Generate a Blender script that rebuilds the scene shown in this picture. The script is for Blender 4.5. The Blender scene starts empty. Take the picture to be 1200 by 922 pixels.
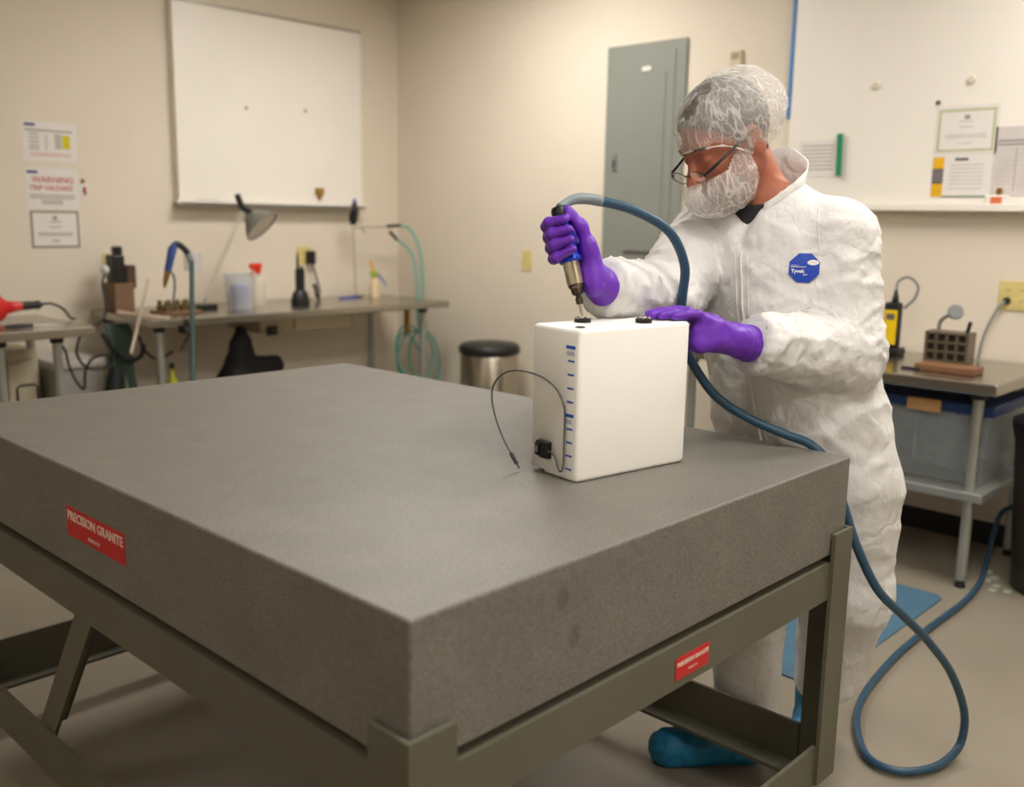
import bpy, bmesh, math, random
import numpy as np
from mathutils import Vector, Matrix, Quaternion, noise as mnoise
from mathutils.bvhtree import BVHTree
random.seed(7)
SC = bpy.context.scene
COL = SC.collection
PI = math.pi

# ------------------------------------------------------------------ camera
cam_d = bpy.data.cameras.new('camera')
cam = bpy.data.objects.new('camera', cam_d); COL.objects.link(cam)
cam_d.sensor_fit = 'HORIZONTAL'; cam_d.sensor_width = 36.0; cam_d.lens = 34.01
cam_d.clip_start = 0.02; cam_d.clip_end = 60
CR = ((0.68962, 0.11725, -0.71462), (-0.72398, 0.13429, -0.67662), (0.01663, 0.98398, 0.1775))
cam.matrix_world = Matrix.Translation((0, 0, 1.385)) @ Matrix(CR).to_4x4()
cam_d.dof.use_dof = True; cam_d.dof.focus_distance = 2.12; cam_d.dof.aperture_fstop = 2.3
SC.camera = cam

# ------------------------------------------------------------------ world, exposure
w = bpy.data.worlds.new('world'); SC.world = w; w.use_nodes = True
w.node_tree.nodes['Background'].inputs[0].default_value = (1.0, 0.9, 0.78, 1)
w.node_tree.nodes['Background'].inputs[1].default_value = 0.05
SC.view_settings.view_transform = 'Standard'
SC.view_settings.look = 'None'
SC.view_settings.gamma = 1.0
SC.view_settings.use_curve_mapping = False
SC.view_settings.exposure = 1.62
LIGHT_COL = (1.0, 0.965, 0.92)
# ceiling fluorescent panels: centre x, y, emission strength
LAMPS = [(3.35, 0.55, 7.0), (3.15, 3.55, 8.0), (1.1, 0.35, 5.0), (1.1, 3.4, 0.3), (-1.2, 1.4, 2.4), (1.0, -1.4, 5.6)]

# ------------------------------------------------------------------ materials
def lin(c):
    return tuple((x / 12.92 if x <= 0.04045 else ((x + 0.055) / 1.055) ** 2.4) for x in (v / 255.0 for v in c))
class NT:
    def __init__(s, m):
        s.t = m.node_tree; s.n = s.t.nodes; s.l = s.t.links
        s.n.clear(); s.out = s.n.new('ShaderNodeOutputMaterial')
    def new(s, typ, **kw):
        nd = s.n.new(typ)
        for k, v in kw.items(): setattr(nd, k, v)
        return nd
    def link(s, a, b): s.l.new(a, b)
MATS = {}
def mat(name, rgb, rough=0.5, metal=0.0, var=0.06, vscale=12.0, bump=0.0, bscale=60.0, alpha=None, trans=0.0,
        spec=0.5, emit=None, estr=0.0, sss=0.0, ior=1.45, stretch=None, sheen=0.0, coat=0.0, detail=4.0):
    if name in MATS: return MATS[name]
    m = bpy.data.materials.new(name); m.use_nodes = True
    t = NT(m); p = t.new('ShaderNodeBsdfPrincipled'); t.link(p.outputs[0], t.out.inputs[0])
    c = lin(rgb)
    tc = t.new('ShaderNodeTexCoord'); mp = t.new('ShaderNodeMapping')
    if stretch: mp.inputs['Scale'].default_value = stretch
    t.link(tc.outputs['Object'], mp.inputs[0])
    nz = t.new('ShaderNodeTexNoise'); nz.inputs['Scale'].default_value = vscale; nz.inputs['Detail'].default_value = detail
    t.link(mp.outputs[0], nz.inputs['Vector'])
    mr = t.new('ShaderNodeMapRange'); mr.inputs[1].default_value = 0.3; mr.inputs[2].default_value = 0.7
    mr.inputs[3].default_value = 1 - var; mr.inputs[4].default_value = 1 + var
    t.link(nz.outputs[0], mr.inputs[0])
    mx = t.new('ShaderNodeVectorMath', operation='SCALE'); mx.inputs[0].default_value = c
    t.link(mr.outputs[0], mx.inputs['Scale']); t.link(mx.outputs[0], p.inputs['Base Color'])
    p.inputs['Roughness'].default_value = rough; p.inputs['Metallic'].default_value = metal
    p.inputs['IOR'].default_value = ior
    p.inputs['Specular IOR Level'].default_value = spec
    p.inputs['Transmission Weight'].default_value = trans
    p.inputs['Coat Weight'].default_value = coat
    if sss: 
        p.inputs['Subsurface Weight'].default_value = sss; p.inputs['Subsurface Radius'].default_value = (0.012, 0.006, 0.004)
        p.inputs['Subsurface Scale'].default_value = 0.6
    if sheen: p.inputs['Sheen Weight'].default_value = sheen
    if alpha is not None: p.inputs['Alpha'].default_value = alpha
    if emit: p.inputs['Emission Color'].default_value = (*emit, 1); p.inputs['Emission Strength'].default_value = estr
    if bump:
        n2 = t.new('ShaderNodeTexNoise'); n2.inputs['Scale'].default_value = bscale; n2.inputs['Detail'].default_value = 5
        t.link(mp.outputs[0], n2.inputs['Vector'])
        b = t.new('ShaderNodeBump'); b.inputs['Strength'].default_value = bump; b.inputs['Distance'].default_value = 0.004
        t.link(n2.outputs[0], b.inputs['Height']); t.link(b.outputs[0], p.inputs['Normal'])
    MATS[name] = m
    return m

# ------------------------------------------------------------------ geometry collector
class G:
    def __init__(s): s.v = []; s.f = []
    def add(s, v, f, M=None):
        o = len(s.v)
        s.v += [tuple(M @ Vector(p)) for p in v] if M is not None else [tuple(p) for p in v]
        s.f += [tuple(i + o for i in q) for q in f]
        return s
    def box(s, x0, x1, y0, y1, z0, z1, bev=0.0, M=None, seg=1):
        if bev <= 0:
            v = [(x, y, z) for x in (x0, x1) for y in (y0, y1) for z in (z0, z1)]
            f = [(0, 1, 3, 2), (4, 6, 7, 5), (0, 4, 5, 1), (2, 3, 7, 6), (0, 2, 6, 4), (1, 5, 7, 3)]
            return s.add(v, f, M)
        bm = bmesh.new()
        bmesh.ops.create_cube(bm, size=1.0)
        for q in bm.verts:
            q.co = Vector(((x0 + x1) / 2 + q.co.x * (x1 - x0), (y0 + y1) / 2 + q.co.y * (y1 - y0), (z0 + z1) / 2 + q.co.z * (z1 - z0)))
        bmesh.ops.bevel(bm, geom=list(bm.edges), offset=bev, segments=seg, profile=0.5, affect='EDGES')
        return s.bm(bm, M)
    def bm(s, bm, M=None):
        bm.verts.ensure_lookup_table(); bm.verts.index_update()
        s.add([q.co[:] for q in bm.verts], [[q.index for q in f.verts] for f in bm.faces], M); bm.free(); return s
    def tube(s, pts, r, n=8, caps=True, M=None, closed=False):
        pts = [Vector(p) for p in pts]; N = len(pts)
        rs = r if isinstance(r, (list, tuple)) else [r] * N
        tang = []
        for i in range(N):
            a = pts[(i - 1) % N] if (closed or i > 0) else pts[0]
            b = pts[(i + 1) % N] if (closed or i < N - 1) else pts[-1]
            d = (b - a); tang.append(d.normalized() if d.length > 1e-9 else Vector((0, 0, 1)))
        up = Vector((0, 0, 1)) if abs(tang[0].z) < 0.9 else Vector((1, 0, 0))
        nrm = (up - tang[0] * up.dot(tang[0])).normalized()
        v = []; f = []
        for i in range(N):
            nrm = (nrm - tang[i] * nrm.dot(tang[i]))
            nrm = nrm.normalized() if nrm.length > 1e-6 else tang[i].orthogonal().normalized()
            bn = tang[i].cross(nrm)
            for k in range(n):
                a = 2 * PI * k / n
                v.append(pts[i] + (nrm * math.cos(a) + bn * math.sin(a)) * rs[i])
        R = N if closed else N - 1
        for i in range(R):
            j = (i + 1) % N
            for k in range(n):
                l = (k + 1) % n
                f.append((i * n + k, i * n + l, j * n + l, j * n + k))
        if caps and not closed:
            f.append(tuple(range(n - 1, -1, -1))); f.append(tuple((N - 1) * n + k for k in range(n)))
        return s.add(v, f, M)
    def lathe(s, prof, n=24, M=None, ax=1.0, ay=1.0):
        v = []; f = []; m = len(prof)
        for k in range(n):
            a = 2 * PI * k / n
            for (r, z) in prof: v.append((r * ax * math.cos(a), r * ay * math.sin(a), z))
        for k in range(n):
            l = (k + 1) % n
            for i in range(m - 1): f.append((k * m + i, l * m + i, l * m + i + 1, k * m + i + 1))
        if prof[0][0] > 1e-6: f.append(tuple(k * m for k in range(n - 1, -1, -1)))
        if prof[-1][0] > 1e-6: f.append(tuple(k * m + m - 1 for k in range(n)))
        return s.add(v, f, M)
    def prism(s, poly, z0, z1, M=None):
        n = len(poly)
        v = [(p[0], p[1], z0) for p in poly] + [(p[0], p[1], z1) for p in poly]
        f = [tuple(range(n - 1, -1, -1)), tuple(range(n, 2 * n))]
        f += [(i, (i + 1) % n, n + (i + 1) % n, n + i) for i in range(n)]
        return s.add(v, f, M)
    def ball(s, c, r, n=12, M=None):
        r = r if isinstance(r, (list, tuple)) else (r, r, r)
        m = n // 2 + 1; pr = []
        v = [(c[0], c[1], c[2] - r[2])]; f = []
        for i in range(1, m):
            t = PI * i / m
            for k in range(n):
                a = 2 * PI * k / n
                v.append((c[0] + r[0] * math.sin(t) * math.cos(a), c[1] + r[1] * math.sin(t) * math.sin(a), c[2] - r[2] * math.cos(t)))
        v.append((c[0], c[1], c[2] + r[2])); L = len(v) - 1
        for k in range(n): f.append((0, 1 + (k + 1) % n, 1 + k))
        for i in range(m - 2):
            for k in range(n):
                f.append((1 + i * n + k, 1 + i * n + (k + 1) % n, 1 + (i + 1) * n + (k + 1) % n, 1 + (i + 1) * n + k))
        b = 1 + (m - 2) * n
        for k in range(n): f.append((b + k, b + (k + 1) % n, L))
        return s.add(v, f, M)

def curve(pts, n=8):
    """Catmull-Rom through points"""
    P = [Vector(p) for p in pts]; P = [P[0] * 2 - P[1]] + P + [P[-1] * 2 - P[-2]]
    out = []
    for i in range(1, len(P) - 2):
        a, b, c, d = P[i - 1:i + 3]
        for k in range(n):
            t = k / n
            out.append(0.5 * ((2 * b) + (c - a) * t + (2 * a - 5 * b + 4 * c - d) * t * t + (3 * b - a - 3 * c + d) * t ** 3))
    out.append(P[-2]); return out

def frame(o, x=None, y=None, z=None):
    """matrix with given origin and two axes"""
    if x is not None: x = Vector(x).normalized()
    if y is not None: y = Vector(y).normalized()
    if z is not None: z = Vector(z).normalized()
    if z is None: z = x.cross(y).normalized(); y = z.cross(x)
    elif x is None and y is None:
        x = z.orthogonal().normalized(); y = z.cross(x)
    elif x is None: x = y.cross(z).normalized(); y = z.cross(x)
    else: y = z.cross(x).normalized(); x = y.cross(z)
    M = Matrix((x, y, z)).transposed().to_4x4(); M.translation = Vector(o); return M
def T(x, y, z, rz=0.0): return Matrix.Translation((x, y, z)) @ Matrix.Rotation(rz, 4, 'Z')

# ------------------------------------------------------------------ object helpers
def thing(name, label, cat, loc=(0, 0, 0), rz=0.0, group=None, kind=None):
    o = bpy.data.objects.new(name, None); COL.objects.link(o)
    o.empty_display_size = 0.05
    o.matrix_world = T(*loc, rz)
    o['label'] = label; o['category'] = cat
    if group: o['group'] = group
    if kind: o['kind'] = kind
    return o
def WM(o):
    m = o.matrix_basis.copy(); p = o.parent
    while p: m = p.matrix_basis @ m; p = p.parent
    return m
def obj(name, g, m, parent=None, local=False, smooth=False, label=None, angle=None):
    """g in world coordinates unless local=True (then in parent's frame)"""
    me = bpy.data.meshes.new(name)
    if parent is not None and not local:
        inv = WM(parent).inverted(); vv = [tuple(inv @ Vector(p)) for p in g.v]
    else: vv = g.v
    me.from_pydata([tuple(p) for p in vv], [], g.f); me.validate(); me.update()
    if m is not None: me.materials.append(m)
    if smooth:
        me.polygons.foreach_set('use_smooth', [True] * len(me.polygons))
        if angle is not None and hasattr(me, 'set_sharp_from_angle'): me.set_sharp_from_angle(angle=math.radians(angle))
    o = bpy.data.objects.new(name, me); COL.objects.link(o)
    if parent is not None: o.parent = parent
    if label: o['label'] = label
    return o
def single(name, g, m, label, cat, loc, rz=0.0, local=False, smooth=False, angle=None, group=None):
    """a thing that is one mesh, its origin at loc"""
    M = T(*loc, rz); inv = M.inverted()
    if not local:
        g2 = G(); g2.v = [tuple(inv @ Vector(p)) for p in g.v]; g2.f = g.f; g = g2
    o = obj(name, g, m, None, True, smooth, None, angle); o.matrix_world = M
    o['label'] = label; o['category'] = cat
    if group: o['group'] = group
    return o
def struct(name, g, m, smooth=False):
    o = obj(name, g, m, None, True, smooth); o['kind'] = 'structure'; return o
def text_geo(body, size, M, extrude=0.0004, align='CENTER', bold=0.0):
    cu = bpy.data.curves.new('txt', 'FONT'); cu.body = body; cu.size = size; cu.align_x = align; cu.align_y = 'CENTER'
    cu.extrude = extrude; cu.offset = bold; cu.resolution_u = 3
    o = bpy.data.objects.new('txt', cu); COL.objects.link(o)
    dg = bpy.context.evaluated_depsgraph_get(); dg.update()
    me = bpy.data.meshes.new_from_object(o.evaluated_get(dg))
    g = G(); g.add([v.co[:] for v in me.vertices], [tuple(p.vertices) for p in me.polygons], M)
    bpy.data.objects.remove(o); bpy.data.meshes.remove(me); bpy.data.curves.remove(cu)
    return g

# ------------------------------------------------------------------ implicit surfaces
def sdf_mesh(fn, lo, hi, h):
    lo = np.array(lo, np.float32); hi = np.array(hi, np.float32)
    n = np.ceil((hi - lo) / h).astype(int) + 1
    ax = [lo[i] + h * np.arange(n[i], dtype=np.float32) for i in range(3)]
    P = np.stack(np.meshgrid(*ax, indexing='ij'), -1)
    V = fn(P).astype(np.float32)
    s = V < 0
    cs = tuple(n - 1)
    acc = np.zeros(cs + (3,), np.float32); cnt = np.zeros(cs, np.float32)
    cross = []
    for a in range(3):
        sl0 = [slice(None)] * 3; sl1 = [slice(None)] * 3
        sl0[a] = slice(0, -1); sl1[a] = slice(1, None)
        v0 = V[tuple(sl0)]; v1 = V[tuple(sl1)]
        E = s[tuple(sl0)] != s[tuple(sl1)]
        t = np.where(E, v0 / np.where(E, v0 - v1, 1), 0)
        cross.append(E)
        pos = P[tuple(sl0)].copy(); pos[..., a] += t * h
        pos *= E[..., None]
        b, c = [q for q in range(3) if q != a]
        for db in (0, 1):
            for dc in (0, 1):
                sl = [slice(None)] * 3
                sl[b] = slice(db, db + cs[b]); sl[c] = slice(dc, dc + cs[c])
                acc += pos[tuple(sl)]; cnt += E[tuple(sl)]
    act = cnt > 0
    idx = -np.ones(cs, np.int64); idx[act] = np.arange(act.sum())
    verts = acc[act] / cnt[act][:, None]
    faces = []
    for a in range(3):
        E = cross[a].copy(); b, c = [(1, 2), (2, 0), (0, 1)][a]
        I = np.argwhere(E)
        ok = (I[:, b] > 0) & (I[:, c] > 0) & (I[:, b] < cs[b]) & (I[:, c] < cs[c])
        I = I[ok]
        def cell(db, dc):
            J = I.copy(); J[:, b] -= db; J[:, c] -= dc; return idx[J[:, 0], J[:, 1], J[:, 2]]
        q = np.stack([cell(1, 1), cell(0, 1), cell(0, 0), cell(1, 0)], 1)
        flip = ~s[I[:, 0], I[:, 1], I[:, 2]]
        q[flip] = q[flip][:, ::-1]
        faces.append(q)
    F = np.concatenate(faces)
    g = G(); g.v = [tuple(map(float, p)) for p in verts]; g.f = [tuple(map(int, q)) for q in F]
    return g
def smin(a, b, k):
    h = np.clip(0.5 + 0.5 * (b - a) / k, 0, 1); return b + (a - b) * h - k * h * (1 - h)
def smax(a, b, k): return -smin(-a, -b, k)
def rcone(P, a, b, ra, rb):
    a = np.array(a, np.float32); b = np.array(b, np.float32); d = b - a
    t = np.clip(((P - a) @ d) / max(float(d @ d), 1e-9), 0, 1)
    return np.sqrt((((P - a) - t[..., None] * d) ** 2).sum(-1)) - (ra + (rb - ra) * t)
def chain(P, pts, rs, k=0.0):
    o = None
    for i in range(len(pts) - 1):
        d = rcone(P, pts[i], pts[i + 1], rs[i], rs[i + 1])
        o = d if o is None else (smin(o, d, k) if k else np.minimum(o, d))
    return o
def ellip(P, c, r, Rm=None):
    Q = P - np.array(c, np.float32)
    if Rm is not None: Q = Q @ np.array(Rm, np.float32)
    r = np.array(r, np.float32)
    k0 = np.sqrt(((Q / r) ** 2).sum(-1)); k1 = np.sqrt(((Q / (r * r)) ** 2).sum(-1)) + 1e-9
    return k0 * (k0 - 1) / k1
def loft_z(P, prof):
    """prof rows: z, cx, cy, ax, ay (elliptical sections stacked in z)"""
    A = np.array(prof, np.float32); z = P[..., 2]
    cx, cy, ax, ay = [np.interp(z, A[:, 0], A[:, i]) for i in (1, 2, 3, 4)]
    dx = (P[..., 0] - cx) / ax; dy = (P[..., 1] - cy) / ay
    d = (np.sqrt(dx * dx + dy * dy) - 1) * np.minimum(ax, ay)
    return np.maximum(d, np.maximum(A[0, 0] - z, z - A[-1, 0]))
def displace(g, fn, seed_normals=True):
    me = bpy.data.meshes.new('tmp'); me.from_pydata(g.v, [], g.f); me.update()
    nv = [v.normal.copy() for v in me.vertices]
    g.v = [tuple(Vector(p) + n * fn(Vector(p), n)) for p, n in zip(g.v, nv)]
    bpy.data.meshes.remove(me); return g
def smooth_geo(g, it=2, lam=0.5):
    V = np.array(g.v); E = set()
    for q in g.f:
        for i in range(len(q)): 
            a, b = q[i], q[(i + 1) % len(q)]; E.add((min(a, b), max(a, b)))
    E = np.array(list(E)); n = len(V)
    deg = np.bincount(E.ravel(), minlength=n)[:, None]
    for _ in range(it):
        S = np.zeros_like(V); np.add.at(S, E[:, 0], V[E[:, 1]]); np.add.at(S, E[:, 1], V[E[:, 0]])
        V = V + lam * (S / np.maximum(deg, 1) - V)
    g.v = [tuple(p) for p in V]; return g
# ================================================================== THE ROOM
XW, YW, XL, YF, ZC = 4.45, 5.345, -2.2, -2.4, 2.9
M_wall = mat('wall_paint', (222, 211, 193), 0.75, var=0.02, vscale=2.5, bump=0.08, bscale=220)
M_floor = mat('vinyl_floor', (138, 129, 114), 0.42, var=0.06, vscale=3.0, bump=0.03, bscale=40, detail=8)
M_ceil = mat('ceiling_tile', (226, 220, 206), 0.9, var=0.03, vscale=40)
M_cove = mat('cove_base_rubber', (26, 24, 22), 0.5)
M_white = mat('white_board_enamel', (238, 232, 222), 0.32, var=0.015, vscale=3)
M_alu = mat('aluminium_trim', (186, 180, 168), 0.35, 0.7, var=0.04)
M_steel = mat('stainless_steel', (172, 166, 154), 0.24, 0.95, var=0.06, vscale=6, stretch=(1, 14, 1))
M_leg = mat('galvanised_leg', (170, 172, 166), 0.35, 0.6, var=0.05)
M_black = mat('black_plastic', (22, 22, 22), 0.42, var=0.1)
M_dark = mat('dark_rubber', (34, 34, 34), 0.6, var=0.1)
M_grey = mat('grey_plastic', (128, 130, 128), 0.5)
M_paper = mat('paper', (226, 220, 214), 0.8, var=0.015)
M_ink = mat('grey_ink', (150, 142, 140), 0.8)
M_inkd = mat('dark_ink', (96, 92, 92), 0.8)
M_red = mat('red_ink', (178, 42, 34), 0.7)
M_blueink = mat('blue_ink', (40, 60, 120), 0.7)
M_ivory = mat('ivory_plastic', (214, 196, 128), 0.45)
M_brass = mat('brass', (170, 138, 72), 0.3, 0.9)

g = G(); g.box(XL, XW, YF, YW, -0.1, 0); struct('floor', g, M_floor)
g = G(); g.box(XL - .1, XW + .1, YF - .1, YW + .1, ZC, ZC + .1); struct('ceiling', g, M_ceil)
g = G(); g.box(XL - .1, XW + .1, YW, YW + .1, -0.1, ZC); struct('wall_back', g, M_wall)
g = G(); g.box(XW, XW + .1, YF, YW, -0.1, ZC); struct('wall_right', g, M_wall)
g = G(); g.box(XL - .1, XL, YF, YW, -0.1, ZC); struct('wall_left', g, M_wall)
g = G(); g.box(XL - .1, XW + .1, YF - .1, YF, -0.1, ZC); struct('wall_front', g, M_wall)
g = G(); g.box(XL, XW - .008, YW - .008, YW, 0, .1, .002); struct('baseboard_back', g, M_cove)
g = G(); g.box(XW - .008, XW, YF, YW, 0, .1, .002); struct('baseboard_right', g, M_cove)

# ceiling fluorescent panels (they light the room)
M_diff = {}
for i, (x, y, st) in enumerate(LAMPS):
    nm = ['over the right bench', 'over the far corner', 'over the near edge of the granite plate', 'over the long bench side of the room', 'over the left wall side', 'behind the viewpoint'][i]
    t = thing('ceiling_light', 'recessed white fluorescent ceiling panel ' + nm, 'light', (x, y, ZC - .03), group='ceiling light panels')
    g = G()
    for a, b, c, d in ((-.62, .62, -.32, -.29), (-.62, .62, .29, .32), (-.62, -.59, -.29, .29), (.59, .62, -.29, .29)): g.box(a, b, c, d, 0, .03)
    obj('frame', g, M_ceil, t, True)
    g = G(); g.box(-.59, .59, -.29, .29, .008, .014)
    md = mat('diffuser_%d' % i, (240, 236, 226), 0.6, emit=LIGHT_COL, estr=st)
    obj('diffuser', g, md, t, True)

# ------------------------------------------------------------------ granite plate and its stand
def granite():
    m = bpy.data.materials.new('grey_granite'); m.use_nodes = True; t = NT(m)
    p = t.new('ShaderNodeBsdfPrincipled'); t.link(p.outputs[0], t.out.inputs[0])
    tc = t.new('ShaderNodeTexCoord')
    n1 = t.new('ShaderNodeTexNoise'); n1.inputs['Scale'].default_value = 260; n1.inputs['Detail'].default_value = 3
    n2 = t.new('ShaderNodeTexNoise'); n2.inputs['Scale'].default_value = 9; n2.inputs['Detail'].default_value = 5
    for n in (n1, n2): t.link(tc.outputs['Object'], n.inputs['Vector'])
    r1 = t.new('ShaderNodeValToRGB'); e = r1.color_ramp.elements
    e[0].position = .33; e[0].color = (*lin((96, 93, 86)), 1); e[1].position = .68; e[1].color = (*lin((127, 123, 114)), 1)
    t.link(n1.outputs[0], r1.inputs[0])
    r2 = t.new('ShaderNodeMapRange'); r2.inputs[1].default_value = .3; r2.inputs[2].default_value = .7; r2.inputs[3].default_value = .92; r2.inputs[4].default_value = 1.08
    t.link(n2.outputs[0], r2.inputs[0])
    sc = t.new('ShaderNodeVectorMath', operation='SCALE'); t.link(r1.outputs[0], sc.inputs[0]); t.link(r2.outputs[0], sc.inputs['Scale'])
    # two oily finger smudges on the right-hand side face
    last = sc.outputs[0]
    for (cx, cy, cz, rx, rz) in ((1.045, .878, .832, .014, .02), (1.075, .878, .762, .013, .02)):
        sub = t.new('ShaderNodeVectorMath', operation='SUBTRACT'); sub.inputs[1].default_value = (cx, cy, cz); t.link(tc.outputs['Object'], sub.inputs[0])
        dv = t.new('ShaderNodeVectorMath', operation='DIVIDE'); dv.inputs[1].default_value = (rx, .02, rz); t.link(sub.outputs[0], dv.inputs[0])
        ln = t.new('ShaderNodeVectorMath', operation='LENGTH'); t.link(dv.outputs[0], ln.inputs[0])
        mr = t.new('ShaderNodeMapRange'); mr.inputs[1].default_value = .75; mr.inputs[2].default_value = 1.15; mr.inputs[3].default_value = .72; mr.inputs[4].default_value = 1
        t.link(ln.outputs[1], mr.inputs[0])
        s2 = t.new('ShaderNodeVectorMath', operation='SCALE'); t.link(last, s2.inputs[0]); t.link(mr.outputs[0], s2.inputs['Scale']); last = s2.outputs[0]
    t.link(last, p.inputs['Base Color']); p.inputs['Roughness'].default_value = .5
    b = t.new('ShaderNodeBump'); b.inputs['Strength'].default_value = .12; b.inputs['Distance'].default_value = .002
    t.link(n1.outputs[0], b.inputs['Height']); t.link(b.outputs[0], p.inputs['Normal'])
    return m
M_gran = granite()
SX0, SX1, SY0, SY1, SZ0, SZ1 = .747, 2.011, .878, 2.702, .675, .885
plate = thing('granite_surface_plate', 'thick grey granite surface plate lying on the olive metal stand', 'surface plate', (0, 0, 0))
g = G(); g.box(SX0, SX1, SY0, SY1, SZ0, SZ1, .004, seg=2); obj('slab', g, M_gran, plate)
M_labred = mat('red_label', (196, 26, 30), 0.4, var=0.03)
M_labtxt = mat('label_white', (226, 206, 190), 0.6)
def red_label(parent, o, x, y, w, h, lines, rim=True):
    """o centre, x right axis, y up axis"""
    M = frame(o, x=x, y=y)
    g = G(); g.box(-w / 2, w / 2, -h / 2, h / 2, 0, .0012, .0004, M=M)
    lab = obj('label_plate', g, M_labred, parent, label='red nameplate with white lettering')
    for body, size, dx, dy, bold in lines:
        obj('lettering', text_geo(body, size, M @ Matrix.Translation((dx, dy, .0016)) , .0003, bold=bold), M_labtxt, lab)
    return lab
red_label(plate, (SX0 - .0002, 1.808, .774), (0, -1, 0), (0, 0, 1), .258, .062,
          [('PRECISION GRANITE', .0265, 0, .012, .0006), ('PRODUCTS', .010, -.005, -.018, .0)])

M_stand = mat('olive_grey_paint', (96, 93, 78), 0.5, var=0.05, vscale=5, bump=0.04, bscale=120)
stand = thing('plate_stand', 'olive grey welded angle-iron stand carrying the granite plate', 'stand', (1.379, 1.79, 0))
def angle(g, L, leg=.085, th=.009):
    """L prism along z with its heel at the origin, flanges along +x and +y"""
    return [(0, 0), (leg, 0), (leg, th), (th, th), (th, leg), (0, leg)]
o = .013
for (x, y, sx, sy) in ((SX0 - o, SY0 - o, 1, 1), (SX1 + o, SY0 - o, -1, 1), (SX1 + o, SY1 + o, -1, -1), (SX0 - o, SY1 + o, 1, -1)):
    pl = [(x + sx * a, y + sy * b) for a, b in angle(None, 0)]
    if sx * sy < 0: pl = pl[::-1]
    g = G(); g.prism(pl, .13, .725); leg = obj('corner_leg', g, M_stand, stand)
    g = G(); cx, cy = x + sx * .04, y + sy * .04
    g.box(cx - .035, cx + .035, cy - .035, cy + .035, .13, .138); obj('foot_plate', g, M_stand, leg)
    g = G(); g.lathe([(.0, 0), (.026, 0), (.026, .012), (.012, .022), (.009, .03), (.009, .13)], 14, T(cx, cy, 0)); obj('levelling_foot', g, M_black, leg, smooth=True, angle=35)
RT, RB = .66, .575
def rail(name, a, b, z0, z1, th, inw):
    """angle rail from a to b: vertical flange outside, horizontal flange inwards at the top (inw = inward dir)"""
    a = Vector((*a, 0)); b = Vector((*b, 0)); d = (b - a).normalized(); n = Vector((*inw, 0))
    L = (b - a).length; M = frame(a, x=d, z=(0, 0, 1))
    sgn = 1 if M.to_3x3().col[1].dot(n) > 0 else -1
    g = G(); y0, y1 = sorted((0, sgn * th)); g.box(0, L, y0, y1, z0, z1, M=M)
    y0, y1 = sorted((sgn * th, sgn * .065)); 
    if name.startswith('top'): g.box(0, L, y0, y1, z1 - th, z1, M=M)
    else: g.box(0, L, y0, y1, z0, z0 + th, M=M)
    return obj(name, g, M_stand, stand)
i = .004
rl = rail('top_rail', (SX0 - i, SY0 + .072), (SX0 - i, SY1 - .072), RB, RT, .009, (1, 0))
rn = rail('top_rail', (SX0 + .072, SY0 - i), (SX1 - .072, SY0 - i), RB, RT, .009, (0, 1))
rail('top_rail', (SX1 + i, SY0 + .072), (SX1 + i, SY1 - .072), RB, RT, .009, (-1, 0))
rail('top_rail', (SX0 + .072, SY1 + i), (SX1 - .072, SY1 + i), RB, RT, .009, (0, -1))
rail('lower_rail', (SX0 - i, SY0 + .072), (SX0 - i, SY1 - .072), .125, .235, .009, (1, 0))
rail('lower_rail', (SX0 + .072, SY0 - i), (SX1 - .072, SY0 - i), .125, .225, .009, (0, 1))
rail('lower_rail', (SX1 + i, SY0 + .072), (SX1 + i, SY1 - .072), .118, .225, .009, (-1, 0))
rail('lower_rail', (SX0 + .072, SY1 + i), (SX1 - .072, SY1 + i), .115, .235, .009, (0, -1))
# slanted angle brace between the left top rail and the lower rail
M = frame((SX0 + .006, 2.17, .20), z=Vector((0, 1.885 - 2.17, .60 - .20)), x=(1, 0, 0))
g = G(); Lb = math.hypot(2.17 - 1.885, .40)
g.prism([(0, -.032), (.009, -.032), (.009, .023), (.06, .023), (.06, .032), (0, .032)], 0, Lb, M); obj('brace', g, M_stand, stand)
# three support pads under the slab
for (x, y) in ((1.379, .95), (.83, 2.2), (1.93, 2.2)):
    g = G(); g.box(x - .04, x + .04, y - .03, y + .03, RT, SZ0 - .0003, .002); obj('support_pad', g, M_dark, stand)
red_label(rn, (1.404, SY0 - i - .0002, .612), (1, 0, 0), (0, 0, 1), .108, .042, [('PRECISION GRANITE', .0108, 0, .007, .0003), ('PRODUCTS', .0055, 0, -.009, 0)])

# ------------------------------------------------------------------ white plastic tank
TR = math.atan2(1.103 - 1.148, 1.699 - 1.396)
tank = thing('plastic_tank', 'white translucent plastic tank with blue level marks on the granite plate', 'tank', (1.396, 1.148, SZ1), TR)
M_tank = mat('white_polyethylene', (252, 249, 242), 0.38, var=0.012, vscale=5, sss=0.0)
TL, TD, TH = .306, .142, .298
bm = bmesh.new()
# outline with a shallow notch under the far end of the narrow face
g0 = G(); g0.box(0, TL, 0, TD, 0, TH)
vs = [bm.verts.new(p) for p in g0.v]
for q in g0.f: bm.faces.new([vs[k] for k in q])
bmesh.ops.bevel(bm, geom=list(bm.edges), offset=.009, segments=4, profile=.5, affect='EDGES')
cut = bmesh.new(); bmesh.ops.create_cube(cut, size=1)
tb = G().bm(bm)
body = obj('body', tb, M_tank, tank, True, True, angle=40)
cut.free()
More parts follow.
